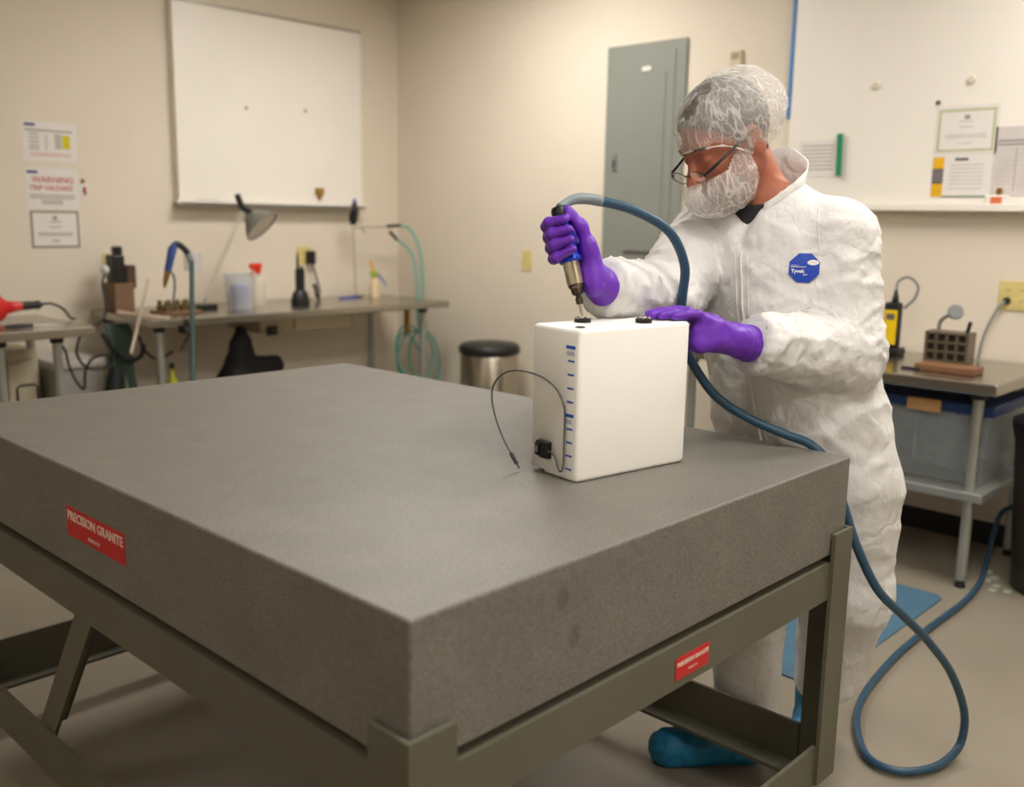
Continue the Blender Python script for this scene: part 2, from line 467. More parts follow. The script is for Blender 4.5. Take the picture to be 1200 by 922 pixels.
# notch: boolean with a small box, evaluated once
nb = G(); nb.box(-.02, TL + .02, TD - .046, TD + .02, -.02, .009, M=None)
no = obj('notch_cutter', nb, None, None, True)
no.matrix_world = WM(tank)
bo = body.modifiers.new('notch', 'BOOLEAN'); bo.operation = 'DIFFERENCE'; bo.object = no; bo.solver = 'EXACT'
dg = bpy.context.evaluated_depsgraph_get(); dg.update()
nm = bpy.data.meshes.new_from_object(body.evaluated_get(dg)); body.modifiers.clear()
om = body.data; body.data = nm; bpy.data.meshes.remove(om); bpy.data.objects.remove(no)
# bottom lip that supports the notched end
g = G(); g.box(.02, TL - .02, TD - .03, TD - .012, 0, .012, .002); obj('foot_rib', g, M_tank, tank, True)
M_mark = mat('blue_print', (34, 92, 196), 0.5)
k = 0
for z in np.linspace(.262, .024, 10):
    big = k in (0, 5)
    wd = .026 if big else .018; y0 = .0125 + (0 if big else .002)
    g = G(); g.box(-.0006, .0002, y0, y0 + wd, z - (.0032 if big else .0018), z + (.0032 if big else .0018)); obj('level_mark', g, M_mark, tank, True)
    if big:
        Mt = frame((-.0005, .0135 + .013, z - .0125), x=(0, -1, 0), y=(0, 0, 1))
        obj('lettering', text_geo('100%' if k == 0 else '50%', .0115, Mt, .0002), mat('faint_blue_print', (140, 156, 196), .6), tank, True)
    k += 1
def tank_local(wx, wy):
    p = WM(tank).inverted() @ Vector((wx, wy, SZ1)); return p.x, p.y
for (wx, wy, r) in ((1.505, 1.233, .017), (1.598, 1.150, .017)):
    x, y = tank_local(wx, wy)
    g = G(); g.lathe([(0, 0), (r, 0), (r, .0085), (r * .85, .0095), (0, .0095)], 20, T(x, y, TH - .0005)); f_ = obj('top_fitting', g, M_black, tank, True, True, label='black round screw-down fitting', angle=30)
    for a in range(4):
        g = G(); g.lathe([(0, 0), (.0042, 0), (.0042, .002), (.003, .0032), (0, .0034)], 10, T(x + r * .58 * math.cos(a * PI / 2 + .6), y + r * .58 * math.sin(a * PI / 2 + .6), TH + .0088)); obj('screw', g, M_alu, f_, True, True, angle=40)
x, y = tank_local(1.424, 1.172)
g = G(); g.lathe([(0, 0), (.010, 0), (.010, .0015), (.007, .003), (0, .003)], 16, T(x, y, TH - .0005)); obj('vent_plug', g, M_black, tank, True, True, label='small black plug')
# connector near the foot of the narrow face
g = G(); g.box(-.012, .001, .074, .101, .034, .068, .002); g.box(-.016, -.010, .098, .110, .040, .064, .0015); g.box(-.010, .001, .098, .113, .036, .067, .001)
conn = obj('sensor_socket', g, M_black, tank, True, label='black square socket')
g = G(); g.box(-.0165, -.0155, .0995, .1085, .046, .058); obj('socket_opening', g, M_grey, conn, True)
# thin lead: out of the socket, up the face, arching out to the left, ends in a plug above the slab
lead = curve([(-.009, .073, .051), (-.010, .064, .0515), (-.009, .052, .041), (-.008, .045, .023), (-.007, .038, .0175), (-.0055, .033, .03), (-.005, .0325, .08), (-.005, .0325, .13),
              (-.006, .036, .150), (-.010, .052, .178), (-.016, .088, .197), (-.026, .136, .204), (-.030, .182, .197), (-.030, .220, .173), (-.030, .234, .140), (-.030, .220, .096), (-.030, .192, .056), (-.030, .166, .031)], 8)
M_lead = mat('grey_cable', (84, 86, 84), 0.45)
g = G(); g.tube(lead, .0019, 8); ld = obj('lead', g, M_lead, tank, True, True, label='thin grey sensor lead')
e0, e1 = lead[-6], lead[-1]; dz = (e1 - e0).normalized()
g = G(); g.tube([e1, e1 + dz * .026], .0042, 10); obj('plug_sleeve', g, M_black, ld, True)
g = G(); g.tube([e1 + dz * .026, e1 + dz * .033], .002, 8); g.box(-.002, .002, -.0022, .0022, 0, .005, M=frame(e1 + dz * .032, z=dz)); obj('plug_pin', g, M_lead, ld, True)

# ------------------------------------------------------------------ driver held in the right hand
TIP = Vector((1.505, 1.233, SZ1 + TH + .011)); TOP = Vector((1.5035, 1.300, 1.408))
AX = (TOP - TIP).normalized(); TLN = (TOP - TIP).length
MD = frame(TIP, z=AX)
driver = thing('power_screwdriver', 'blue and chrome power screwdriver upright in purple gloved hand', 'screwdriver', tuple(TIP))
M_dblue = mat('blue_anodised', (30, 62, 190), 0.28, 0.35, var=0.05)
M_chr = mat('chrome', (226, 220, 204), 0.16, 1.0, var=0.03)
M_gun = mat('gunmetal', (92, 84, 74), 0.3, 0.9)
g = G(); g.lathe([(0, 0), (.0022, 0), (.0032, .004), (.0032, .03), (0, .03)], 10, MD); obj('bit', g, M_chr, driver, smooth=True, angle=40)
g = G(); g.lathe([(0, .026), (.0065, .026), (.0075, .030), (.0075, .038), (.0055, .040), (.0055, .044), (.0105, .046), (.0125, .052), (.0125, .058), (.016, .062), (.016, .068), (.012, .070), (0, .070)], 20, MD); obj('chuck', g, M_gun, driver, smooth=True, angle=35)
g = G(); g.lathe([(0, .066), (.0168, .066), (.0175, .068), (.0175, .120), (0, .120)], 24, MD); obj('barrel', g, M_chr, driver, smooth=True, angle=40, label='polished chrome barrel')
g = G(); g.lathe([(0, .112), (.0225, .112), (.0235, .114), (.0235, .120), (.0185, .126), (.0180, .134), (.0180, TLN - .022), (0, TLN - .022)], 24, MD); obj('grip', g, M_dblue, driver, smooth=True, angle=40, label='blue anodised grip')
g = G(); g.lathe([(0, TLN - .022), (.0185, TLN - .022), (.0190, TLN - .018), (.0190, TLN - .004), (.016, TLN + .002), (.008, TLN + .004), (0, TLN + .004)], 24, MD); obj('end_cap', g, M_black, driver, smooth=True, angle=40)

# hose from the driver's cap over the slab edge to the floor and the right-hand bench
M_hose = mat('blue_hose', (44, 76, 98), 0.38, var=0.08, vscale=30)
M_hose_g = mat('grey_sleeve', (128, 140, 140), 0.45)
HOSE = [tuple(TOP + AX * .002), (1.527, 1.303, 1.420), (1.560, 1.300, 1.428), (1.613, 1.291, 1.426), (1.691, 1.249, 1.406), (1.758, 1.207, 1.363), (1.800, 1.193, 1.293), (1.815, 1.204, 1.227), (1.824, 1.211, 1.175),
        (1.831, 1.201, 1.112), (1.850, 1.183, 1.060), (1.884, 1.145, .996), (1.935, 1.088, .948), (1.985, 1.020, .914), (2.020, .978, .893), (2.034, .935, .85), (2.045, .90, .76), (2.062, .868, .665), (2.115, .834, .56), (2.21, .805, .477), (2.319, .782, .387), (2.43, .756, .274), (2.512, .740, .144), (2.53, .745, .05), (2.475, .757, .0165), (2.39, .778, .016), (2.325, .835, .016), (2.345, .918, .016), (2.498, 1.013, .016), (2.689, 1.069, .016), (2.997, 1.105, .016), (3.304, 1.112, .016), (3.633, 1.111, .016), (3.912, 1.141, .016), (4.12, 1.19, .03), (4.24, 1.208, .12), (4.27, 1.19, .21), (4.30, 1.12, .24), (4.36, 1.02, .22)]
hp = curve(HOSE, 8)
hose = thing('air_hose', 'blue rubber air hose looping from the screwdriver over the plate to the floor', 'hose', (2.6, .9, 0))
sp = 8 * 3
g = G(); g.tube(hp[sp:], .0105, 12); obj('tube', g, M_hose, hose, smooth=True)
g = G(); g.tube(hp[:sp + 2], [.0085 + .003 * min(1, k / 18) for k in range(sp + 2)], 12); obj('strain_relief', g, M_hose_g, hose, smooth=True, label='pale grey strain-relief sleeve')

# ================================================================== PERSON
person = thing('person', 'person in white disposable coverall, hairnet and purple gloves leaning over the tank', 'person', (2.22, 1.10, 0))
def tyvek():
    m = bpy.data.materials.new('white_coverall_fabric'); m.use_nodes = True; t = NT(m)
    p = t.new('ShaderNodeBsdfPrincipled'); t.link(p.outputs[0], t.out.inputs[0])
    tc = t.new('ShaderNodeTexCoord')
    p.inputs['Base Color'].default_value = (*lin((217, 215, 212)), 1); p.inputs['Roughness'].default_value = .62
    p.inputs['Subsurface Weight'].default_value = .0
    mp = t.new('ShaderNodeMapping'); mp.inputs['Scale'].default_value = (1, 1, .8); t.link(tc.outputs['Object'], mp.inputs[0])
    wn = t.new('ShaderNodeTexNoise'); wn.inputs['Scale'].default_value = 7; wn.inputs['Detail'].default_value = 4; t.link(mp.outputs[0], wn.inputs['Vector'])
    wm = t.new('ShaderNodeVectorMath', operation='MULTIPLY_ADD'); wm.inputs[1].default_value = (.22, .22, .22)
    t.link(wn.outputs['Color'], wm.inputs[0]); t.link(mp.outputs[0], wm.inputs[2])
    hs = None
    for sc_, st in ((8, 1.0), (19, .5)):
        v = t.new('ShaderNodeTexVoronoi'); v.feature = 'DISTANCE_TO_EDGE'; v.inputs['Scale'].default_value = sc_; t.link(wm.outputs[0], v.inputs['Vector'])
        mr = t.new('ShaderNodeMapRange'); mr.inputs[1].default_value = 0; mr.inputs[2].default_value = .3; mr.inputs[3].default_value = 0; mr.inputs[4].default_value = st
        t.link(v.outputs[0], mr.inputs[0])
        if hs is None: hs = mr.outputs[0]
        else:
            ad = t.new('ShaderNodeMath', operation='ADD'); t.link(hs, ad.inputs[0]); t.link(mr.outputs[0], ad.inputs[1]); hs = ad.outputs[0]
    b = t.new('ShaderNodeBump'); b.inputs['Strength'].default_value = .45; b.inputs['Distance'].default_value = .006
    t.link(hs, b.inputs['Height']); t.link(b.outputs[0], p.inputs['Normal'])
    return m
M_tyv = tyvek()
TORSO = [(.62, 2.265, 1.10, .13, .19), (.78, 2.262, 1.105, .162, .220), (.90, 2.245, 1.12, .180, .226), (1.02, 2.225, 1.14, .178, .214), (1.15, 2.20, 1.165, .168, .198),
         (1.28, 2.185, 1.19, .152, .188), (1.35, 2.182, 1.20, .138, .182), (1.40, 2.182, 1.205, .120, .160), (1.44, 2.175, 1.205, .098, .118), (1.475, 2.165, 1.205, .08, .085)]
A_R = [(2.19, 1.375, 1.365), (1.905, 1.315, 1.205), (1.60, 1.257, 1.248)]
A_L = [(2.210, 1.045, 1.352), (2.165, .985, 1.085), (1.895, 1.072, 1.124)]
HEADC = Vector((2.044, 1.259, 1.578))
hf = Vector((-.80, .32, -.56)).normalized(); hl = Vector((-hf.y, hf.x, 0)); hl = Vector((0, 0, 1)).cross(hf).normalized(); hu = hf.cross(hl).normalized()
HM = Matrix((hf, hl, hu)).transposed().to_4x4(); HM.translation = HEADC      # head frame: x forward, y person's left, z up
def hp_(x, y, z): return HM @ Vector((x, y, z))
HS = 1.05
NECK0 = hp_(-.035, 0, -.075); NECK1 = Vector((2.155, 1.205, 1.44))

# --- body: head, neck, torso and limbs in one skin
HRi = np.array(HM.to_3x3(), np.float32); HM = HM @ Matrix.Scale(HS, 4)
def head_sdf(P):
    Q = (P - np.array(HEADC, np.float32)) @ HRi / HS       # to head frame
    d = ellip(Q, (-.012, 0, .030), (.103, .080, .098))
    d = smin(d, ellip(Q, (.028, 0, -.045), (.068, .062, .085)), .035)
    d = smin(d, rcone(Q, (.052, -.012, -.118), (.052, .012, -.118), .026, .026), .03)
    for s in (-1, 1):
        d = smin(d, rcone(Q, (-.02, s * .058, -.055), (.035, s * .030, -.105), .022, .02), .03)   # jaw line
        d = smin(d, ellip(Q, (.066, s * .036, -.030), (.026, .024, .022)), .02)                   # cheek
        d = smin(d, ellip(Q, (-.018, s * .081, -.018), (.022, .010, .034)), .008)                 # ear
    d = smin(d, rcone(Q, (.084, -.034, .022), (.084, .034, .022), .013, .013), .014)              # brow
    for s in (-1, 1): d = smax(d, -ellip(Q, (.106, s * .031, .000), (.020, .019, .014)), .010)    # socket
    for s in (-1, 1): d = smin(d, ellip(Q, (.083, s * .031, -.001), (.013, .0145, .0125)), .004)  # lidded eye
    d = smin(d, chain(Q, [(.092, 0, .010), (.112, 0, -.022), (.122, 0, -.040)], [.010, .012, .0145]), .010)
    for s in (-1, 1): d = smin(d, ellip(Q, (.108, s * .013, -.043), (.011, .008, .008)), .006)
    d = smin(d, ellip(Q, (.088, 0, -.076), (.012, .026, .006)), .006)                             # lips
    d = smin(d, ellip(Q, (.086, 0, -.087), (.012, .022, .006)), .006)
    return d
def body_sdf(P):
    d = head_sdf(P)
    d = smin(d, chain(P, [NECK0, NECK1, (2.17, 1.205, 1.38)], [.056, .062, .07]), .03)
    inner = [(z, x, y, ax - .03, ay - .035) for z, x, y, ax, ay in TORSO]
    d = smin(d, loft_z(P, inner), .03)
    d = smin(d, chain(P, A_R, [.055, .042, .028]), .03); d = smin(d, chain(P, A_L, [.055, .042, .028]), .03)
    d = smin(d, chain(P, LEG_R, [.08, .055, .04]), .03); d = smin(d, chain(P, LEG_L, [.08, .055, .04]), .03)
    return d
LEG_R = [(2.25, 1.20, .74), (2.155, 1.185, .45), (2.125, 1.150, .10)]
LEG_L = [(2.28, 1.005, .74), (2.305, .995, .45), (2.362, 1.048, .15)]
def skin():
    m = bpy.data.materials.new('skin'); m.use_nodes = True; t = NT(m)
    p = t.new('ShaderNodeBsdfPrincipled'); t.link(p.outputs[0], t.out.inputs[0])
    tc = t.new('ShaderNodeTexCoord'); n = t.new('ShaderNodeTexNoise'); n.inputs['Scale'].default_value = 22; n.inputs['Detail'].default_value = 6
    t.link(tc.outputs['Object'], n.inputs['Vector'])
    r = t.new('ShaderNodeValToRGB'); r.color_ramp.elements[0].position = .3; r.color_ramp.elements[0].color = (*lin((152, 86, 64)), 1)
    r.color_ramp.elements[1].position = .7; r.color_ramp.elements[1].color = (*lin((186, 118, 92)), 1)
    t.link(n.outputs[0], r.inputs[0]); t.link(r.outputs[0], p.inputs['Base Color'])
    p.inputs['Roughness'].default_value = .5; p.inputs['Subsurface Weight'].default_value = .12; p.inputs['Subsurface Radius'].default_value = (.01, .004, .002)
    b = t.new('ShaderNodeBump'); b.inputs['Strength'].default_value = .1; b.inputs['Distance'].default_value = .002
    n2 = t.new('ShaderNodeTexNoise'); n2.inputs['Scale'].default_value = 300; t.link(tc.outputs['Object'], n2.inputs['Vector']); t.link(n2.outputs[0], b.inputs['Height']); t.link(b.outputs[0], p.inputs['Normal'])
    return m
M_skin = skin()
# head and neck finely, the rest hidden under clothing coarsely, all one surface
gb = sdf_mesh(body_sdf, (1.52, .84, .04), (2.48, 1.50, 1.76), .0085)
def refine_head():
    gh = sdf_mesh(body_sdf, (1.88, 1.05, 1.33), (2.30, 1.42, 1.74), .0045)
    return gh
gh = refine_head()
zc = 1.345
kb = [q for q in gb.f if all(gb.v[i][2] < zc + .004 for i in q)]
kh = [q for q in gh.f if all(gh.v[i][2] > zc - .006 for i in q)]
gg = G(); gg.add(gb.v, kb); gg.add(gh.v, kh)
bmx = bmesh.new(); vv = [bmx.verts.new(p) for p in gg.v]
for q in gg.f:
    try: bmx.faces.new([vv[i] for i in q])
    except ValueError: pass
loose = [v for v in bmx.verts if not v.link_faces]; bmesh.ops.delete(bmx, geom=loose, context='VERTS')
obj('body', G().bm(bmx), M_skin, person, smooth=True)

# --- coverall
def sleeve_end(P, a, b, cutpos):
    """keep only the part of a limb before cutpos measured along a->b"""
    a = np.array(a, np.float32); b = np.array(b, np.float32); d = (b - a) / np.linalg.norm(b - a)
    return ((P - a) @ d) - cutpos
def coverall_sdf(P):
    d = loft_z(P, TORSO)
    la = chain(P, A_R, [.092, .082, .056], .03)
    LR = float(np.linalg.norm(np.array(A_R[2]) - np.array(A_R[1]))); la = smax(la, sleeve_end(P, A_R[1], A_R[2], LR - .004), .01)
    lb = chain(P, A_L, [.094, .088, .062], .03)
    LL = float(np.linalg.norm(np.array(A_L[2]) - np.array(A_L[1]))); lb = smax(lb, sleeve_end(P, A_L[1], A_L[2], LL - .002), .01)
    d = smin(d, chain(P, [(2.168, 1.235, 1.405), (2.19, 1.345, 1.375)], [.070, .078]), .03); d = smin(d, chain(P, [(2.168, 1.160, 1.405), (2.205, 1.065, 1.362)], [.072, .080]), .03)
    d = smin(d, la, .03); d = smin(d, lb, .022)
    lr = chain(P, LEG_R, [.125, .095, .078], .04); ll = chain(P, LEG_L, [.130, .110, .082], .04)
    lr = smax(lr, .085 - P[..., 2], .02); ll = smax(ll, .175 - .5 * (2.36 - P[..., 0]) - P[..., 2], .02)
    d = smin(d, lr, .05); d = smin(d, ll, .05)
    # open neck: a bowl around the neck and a V down the chest
    nk = chain(P, [(2.16, 1.21, 1.60), (2.145, 1.21, 1.45), (2.11, 1.21, 1.43)], [.085, .078, .05])
    vv_ = chain(P, [(2.04, 1.208, 1.46), (2.034, 1.198, 1.335)], [.060, .024])
    d = smax(d, -smin(nk, vv_, .02), .012)
    return d
gc = sdf_mesh(coverall_sdf, (1.54, .80, .04), (2.52, 1.54, 1.56), .0075)
gc = smooth_geo(gc, 1, .4)
def sst(x, a, b):
    u = min(1, max(0, (x - a) / (b - a))); return u * u * (3 - 2 * u)
def seg_t(p, a, b):
    a = Vector(a); b = Vector(b); d = b - a; t = max(0, min(1, (p - a).dot(d) / d.length_squared)); return t, (p - a - d * t).length, d.length
def ridge(q, w=0.0):
    r = 1 - abs(mnoise.noise(q)) * 2.2
    return r * abs(r)
def cv_disp(p, n):
    w = mnoise.noise_vector(p * 5.0) * .6
    # trunk: long diagonal pulls; legs: stacked cross folds; sleeves: folds across the limb bunching at the elbow
    tr_ = ridge(Vector(((p.z * .75 + p.y * .66) * 9, (p.z * .66 - p.y * .75) * 3.2, p.x * 3.5)) + w) + .6 * ridge(Vector(((p.z * .8 - p.y * .6) * 12, (p.z * .6 + p.y * .8) * 4, p.x * 5)) + w * 1.2 + Vector((5, 2, 8)))
    lg = ridge(Vector((p.x * 4, p.y * 4 + p.z * 3, p.z * 9)) + w) + .5 * ridge(Vector((p.x * 8, p.y * 8, p.z * 6)) + w + Vector((2, 9, 4)))
    best = (9, 0)
    for A in (A_L, A_R):
        for k in (0, 1):
            t_, d_, L_ = seg_t(p, A[k], A[k + 1])
            if d_ < best[0]: best = (d_, t_ * L_ + (0 if k == 0 else .32))
    s_ = best[1]
    ar = ridge(Vector((s_ * 15, n.x * 1.1 + n.z * .9, n.y * 1.1)) + w * .9) + .6 * ridge(Vector((s_ * 24, n.x * 2, n.z * 2)) + w * 1.3 + Vector((4, 4, 1)))
    wa = 1 - sst(best[0], .085, .15); wl = 1 - sst(p.z, .62, .80)
    base = tr_ * (1 - wl) + lg * wl
    v = base * (1 - wa) + ar * wa
    amp = 1.0 if p.z < 1.36 else max(.2, 1 - (p.z - 1.36) * 9)
    amp *= 1 - .35 * wl
    return amp * (.0072 * v + .0042 * mnoise.noise(p * 5.5 + Vector((1, 7, 3))) + .0016 * (1 - abs(mnoise.noise(p * 30 + w * 2)) * 2))
gc = displace(gc, cv_disp)
cov = obj('coverall', gc, M_tyv, person, smooth=True, label='crinkled white disposable coverall')
BV = BVHTree.FromPolygons([Vector(p) for p in gc.v], gc.f)
def onto(p, d=Vector((1, 0, 0)), off=.002):
    h = BV.ray_cast(Vector(p), Vector(d))
    return None if h[0] is None else h[0] - Vector(d) * off
# zip placket down the front
zp = []
for z in np.linspace(1.315, .80, 46):
    y = 1.195 + (1.125 - 1.195) * (1.335 - z) / .5
    h = onto((1.88, y, z), off=.0015)
    if h is not None: zp.append(h)
M_zip = mat('zip_tape', (222, 216, 208), .6)
g = G(); g.tube(zp, .0032, 6); obj('zip', g, M_zip, cov, smooth=True)
g = G()
for s in (-.016, .016):
    pl = [onto((1.88, q.y + s, q.z), off=.0004) or q for q in zp]
    g.tube(pl, .0016, 5)
obj('placket_seam', g, M_tyv, cov, smooth=True)
# shoulder seam lines
g = G()
pts = []
for a in np.linspace(0, 1, 24):
    z = 1.16 + a * .30; y = 1.035 - .012 * math.sin(a * PI) + .03 * a * a
    h = onto((1.8, y, z), off=.0004)
    if h is not None: pts.append(h)
if len(pts) > 3: g.tube(pts, .0016, 5); obj('sleeve_seam', g, M_tyv, cov, smooth=True)
# chest badge: blue octagon with its lettering
M_badge = mat('badge_blue', (16, 62, 170), .45, var=0.03)
M_wht = mat('print_white', (236, 238, 240), .6)
bd = Vector((.93, .36, 0)).normalized()
bx = Vector((0, 0, 1)).cross(-bd).normalized() * 1.0; by = Vector((0, 0, 1))
hit = BV.ray_cast(Vector((2.02, 1.030, 1.286)) - bd * .25, bd); BO = hit[0]
# smooth patch fitted through the chest surface
smp = []
for ix in np.linspace(-.038, .038, 9):
    for iy in np.linspace(-.038, .038, 9):
        h = BV.ray_cast(BO + bx * ix + by * iy - bd * .1, bd)
        if h[0] is not None and abs((h[0] - BO).dot(bd)) < .05: smp.append((ix, iy, (h[0] - BO).dot(bd)))
smp = np.array(smp); AA = np.stack([np.ones(len(smp)), smp[:, 0], smp[:, 1], smp[:, 0] ** 2, smp[:, 0] * smp[:, 1], smp[:, 1] ** 2], 1)
cf = np.linalg.lstsq(AA, smp[:, 2], rcond=None)[0]; lift = float(np.percentile(AA @ cf - smp[:, 2], 97)) + .0012
def conform(g, off):
    out = G(); out.f = g.f
    for p in g.v:
        dd = float(cf @ np.array([1, p[0], p[1], p[0] ** 2, p[0] * p[1], p[1] ** 2])) - lift
        out.v.append(tuple(BO + bx * p[0] + by * p[1] + bd * (dd - off + p[2])))
    return out
rO = .0355; oc = [(rO * math.cos(PI / 8 + k * PI / 4), rO * math.sin(PI / 8 + k * PI / 4)) for k in range(8)]
g = G(); vs_ = [(0, 0, 0)]; fs_ = []
rings = 5
for r in range(1, rings + 1):
    for k in range(8):
        a, b = oc[k], oc[(k + 1) % 8]
        for s in range(3): vs_.append(((a[0] + (b[0] - a[0]) * s / 3) * r / rings, (a[1] + (b[1] - a[1]) * s / 3) * r / rings, 0))
for k in range(24): fs_.append((0, 1 + k, 1 + (k + 1) % 24))
for r in range(rings - 1):
    for k in range(24): fs_.append((1 + r * 24 + k, 1 + (r + 1) * 24 + k, 1 + (r + 1) * 24 + (k + 1) % 24, 1 + r * 24 + (k + 1) % 24))
g.add(vs_, fs_)
nb_ = len(g.v); vb = [(p[0] * 1.0, p[1] * 1.0, .0025) for p in vs_[-24:]]
bo_ = len(g.v); g.v += vb
for k in range(24): g.f.append((nb_ - 24 + k, bo_ + k, bo_ + (k + 1) % 24, nb_ - 24 + (k + 1) % 24))
badge = obj('chest_badge', conform(g, 0), M_badge, cov, label='blue octagonal badge with white lettering')
obj('lettering', conform(text_geo('Tyvek', .0118, Matrix.Translation((-.0135, -.0075, 0)), 0, bold=.0003), .0016), M_wht, badge)
obj('lettering', conform(text_geo('400', .0065, Matrix.Translation((.003, -.0155, 0)), 0), .0016), M_wht, badge)
g = G(); g.box(-.029, .004, .0015, .0028, 0, .0002); g.box(-.029, -.012, .0050, .0060, 0, .0002); obj('fine_print', conform(g, .0016), M_wht, badge)
g = G(); el = [(.0185 + .0125 * math.cos(a), .0125 + .0058 * math.sin(a), 0) for a in np.linspace(0, 2 * PI, 25)[:-1]]; g.add(el, [tuple(range(24))]); ov = obj('oval_mark', conform(g, .0016), M_wht, badge)
obj('lettering', conform(text_geo('DUPONT', .0046, Matrix.Translation((.0185, .0125, 0)), 0), .0024), mat('print_red', (190, 60, 70), .6), badge)

# collar: an open upright band round the neck
NC = Vector((2.150, 1.210, 0))
g = G(); na, nr = 40, 6
for side in (0, 1):
    for j in range(nr):
        t_ = j / (nr - 1)
        for k in range(na + 1):
            u = k / na; a = math.radians(-150 + 300 * u)          # 0 = back of the neck
            back = (1 + math.cos(a)) / 2
            rx = .092 + .006 * t_ + .005 * math.sin(5 * a) * t_; ry = .096 + .006 * t_
            x = NC.x + rx * math.cos(a); y = NC.y + ry * math.sin(a)
            zb = 1.345 + .075 * back; zt = 1.425 + .140 * back + .006 * math.sin(3 * a + 1)
            sx = -.012 * (1 - back) * (1 - t_)
            inn = side * .004
            g.v.append((x + sx - inn * math.cos(a), y - inn * math.sin(a), zb + (zt - zb) * t_ - (0 if j < nr - 1 else 0)))
st_ = nr * (na + 1)
for side in (0, 1):
    for j in range(nr - 1):
        for k in range(na):
            q = (side * st_ + j * (na + 1) + k, side * st_ + j * (na + 1) + k + 1, side * st_ + (j + 1) * (na + 1) + k + 1, side * st_ + (j + 1) * (na + 1) + k)
            g.f.append(q if side == 0 else q[::-1])
for k in range(na):
    for j in (0, nr - 1):
        a0 = j * (na + 1) + k; q = (a0, a0 + 1, st_ + a0 + 1, st_ + a0); g.f.append(q[::-1] if j == 0 else q[::1])
for j in range(nr - 1):
    for k in (0, na):
        a0 = j * (na + 1) + k; a1 = (j + 1) * (na + 1) + k; g.f.append((a0, a1, st_ + a1, st_ + a0))
g = displace(g, lambda p, n: .003 * mnoise.noise(p * 22))
obj('collar', g, M_tyv, cov, smooth=True, label='white stand-up collar')
# dark shirt showing in the open neck
def shirt_sdf(P):
    d = loft_z(P, [(z, x, y, ax - .016, ay - .02) for z, x, y, ax, ay in TORSO])
    d = smax(d, 1.20 - P[..., 2], .01)
    d = smin(d, chain(P, [(2.158, 1.206, 1.42), (2.135, 1.21, 1.478)], [.083, .073]), .02)
    hole = chain(P, [NECK0, NECK1], [.060, .064]); 
    vcut = chain(P, [(2.04, 1.21, 1.49), (2.04, 1.20, 1.385)], [.045, .006])
    return smax(smax(d, -smin(hole - .004, vcut, .01), .006), P[..., 2] - 1.452 - .35 * (P[..., 0] - 2.15), .004)
gs = sdf_mesh(shirt_sdf, (1.98, .98, 1.18), (2.36, 1.44, 1.53), .006)
obj('shirt', gs, mat('dark_shirt', (38, 38, 40), .8), person, smooth=True, label='dark shirt collar in the open neck')

# --- hair, hairnet, beard, beard cover
M_hair = mat('grey_hair', (108, 103, 96), .6, var=.45, vscale=70, stretch=(.25, 1, 1), bump=.5, bscale=160, detail=6)
def hair_sdf(P):
    Q = (P - np.array(HEADC, np.float32)) @ HRi / HS
    d = head_sdf(P) - .006
    # hairline: back of a slanted plane, and the temples / nape
    hl_ = (Q[..., 0] - .082) * .75 - (Q[..., 2] - .07) * .55
    lowcut = -.052 - Q[..., 2] + np.maximum(Q[..., 0] + .03, 0) * 1.1
    face = Q[..., 0] - .088 + .55 * np.maximum(.05 - Q[..., 2], 0)
    ear = ellip(Q, (-.018, .085, -.020), (.028, .02, .042)); ear2 = ellip(Q, (-.018, -.085, -.020), (.028, .02, .042))
    return smax(smax(smax(d, hl_, .01), smax(lowcut, face, .01), .01), -np.minimum(ear, ear2), .006)
gr = sdf_mesh(hair_sdf, (1.90, 1.08, 1.44), (2.26, 1.42, 1.74), .0045)
gr = displace(gr, lambda p, n: .003 * mnoise.noise(p * 60))
obj('hair', gr, M_hair, person, smooth=True, label='short grey hair')
def beard_sdf(P):
    Q = (P - np.array(HEADC, np.float32)) @ HRi / HS
    d = head_sdf(P) - .003
    lim = Q[..., 2] + .070 + .35 * np.maximum(.07 - Q[..., 0], 0) * -1.0
    mouth = ellip(Q, (.10, 0, -.080), (.03, .020, .008))
    back = .028 - Q[..., 0]
    return smax(smax(smax(d, lim, .008), back, .01), -mouth, .004)
gr = sdf_mesh(beard_sdf, (1.88, 1.08, 1.36), (2.20, 1.42, 1.62), .0045)
gr = displace(gr, lambda p, n: .002 * mnoise.noise(p * 90))
obj('beard', gr, mat('grey_beard', (150, 132, 118), .7, var=.2, vscale=60), person, smooth=True, label='grey beard under the cover')
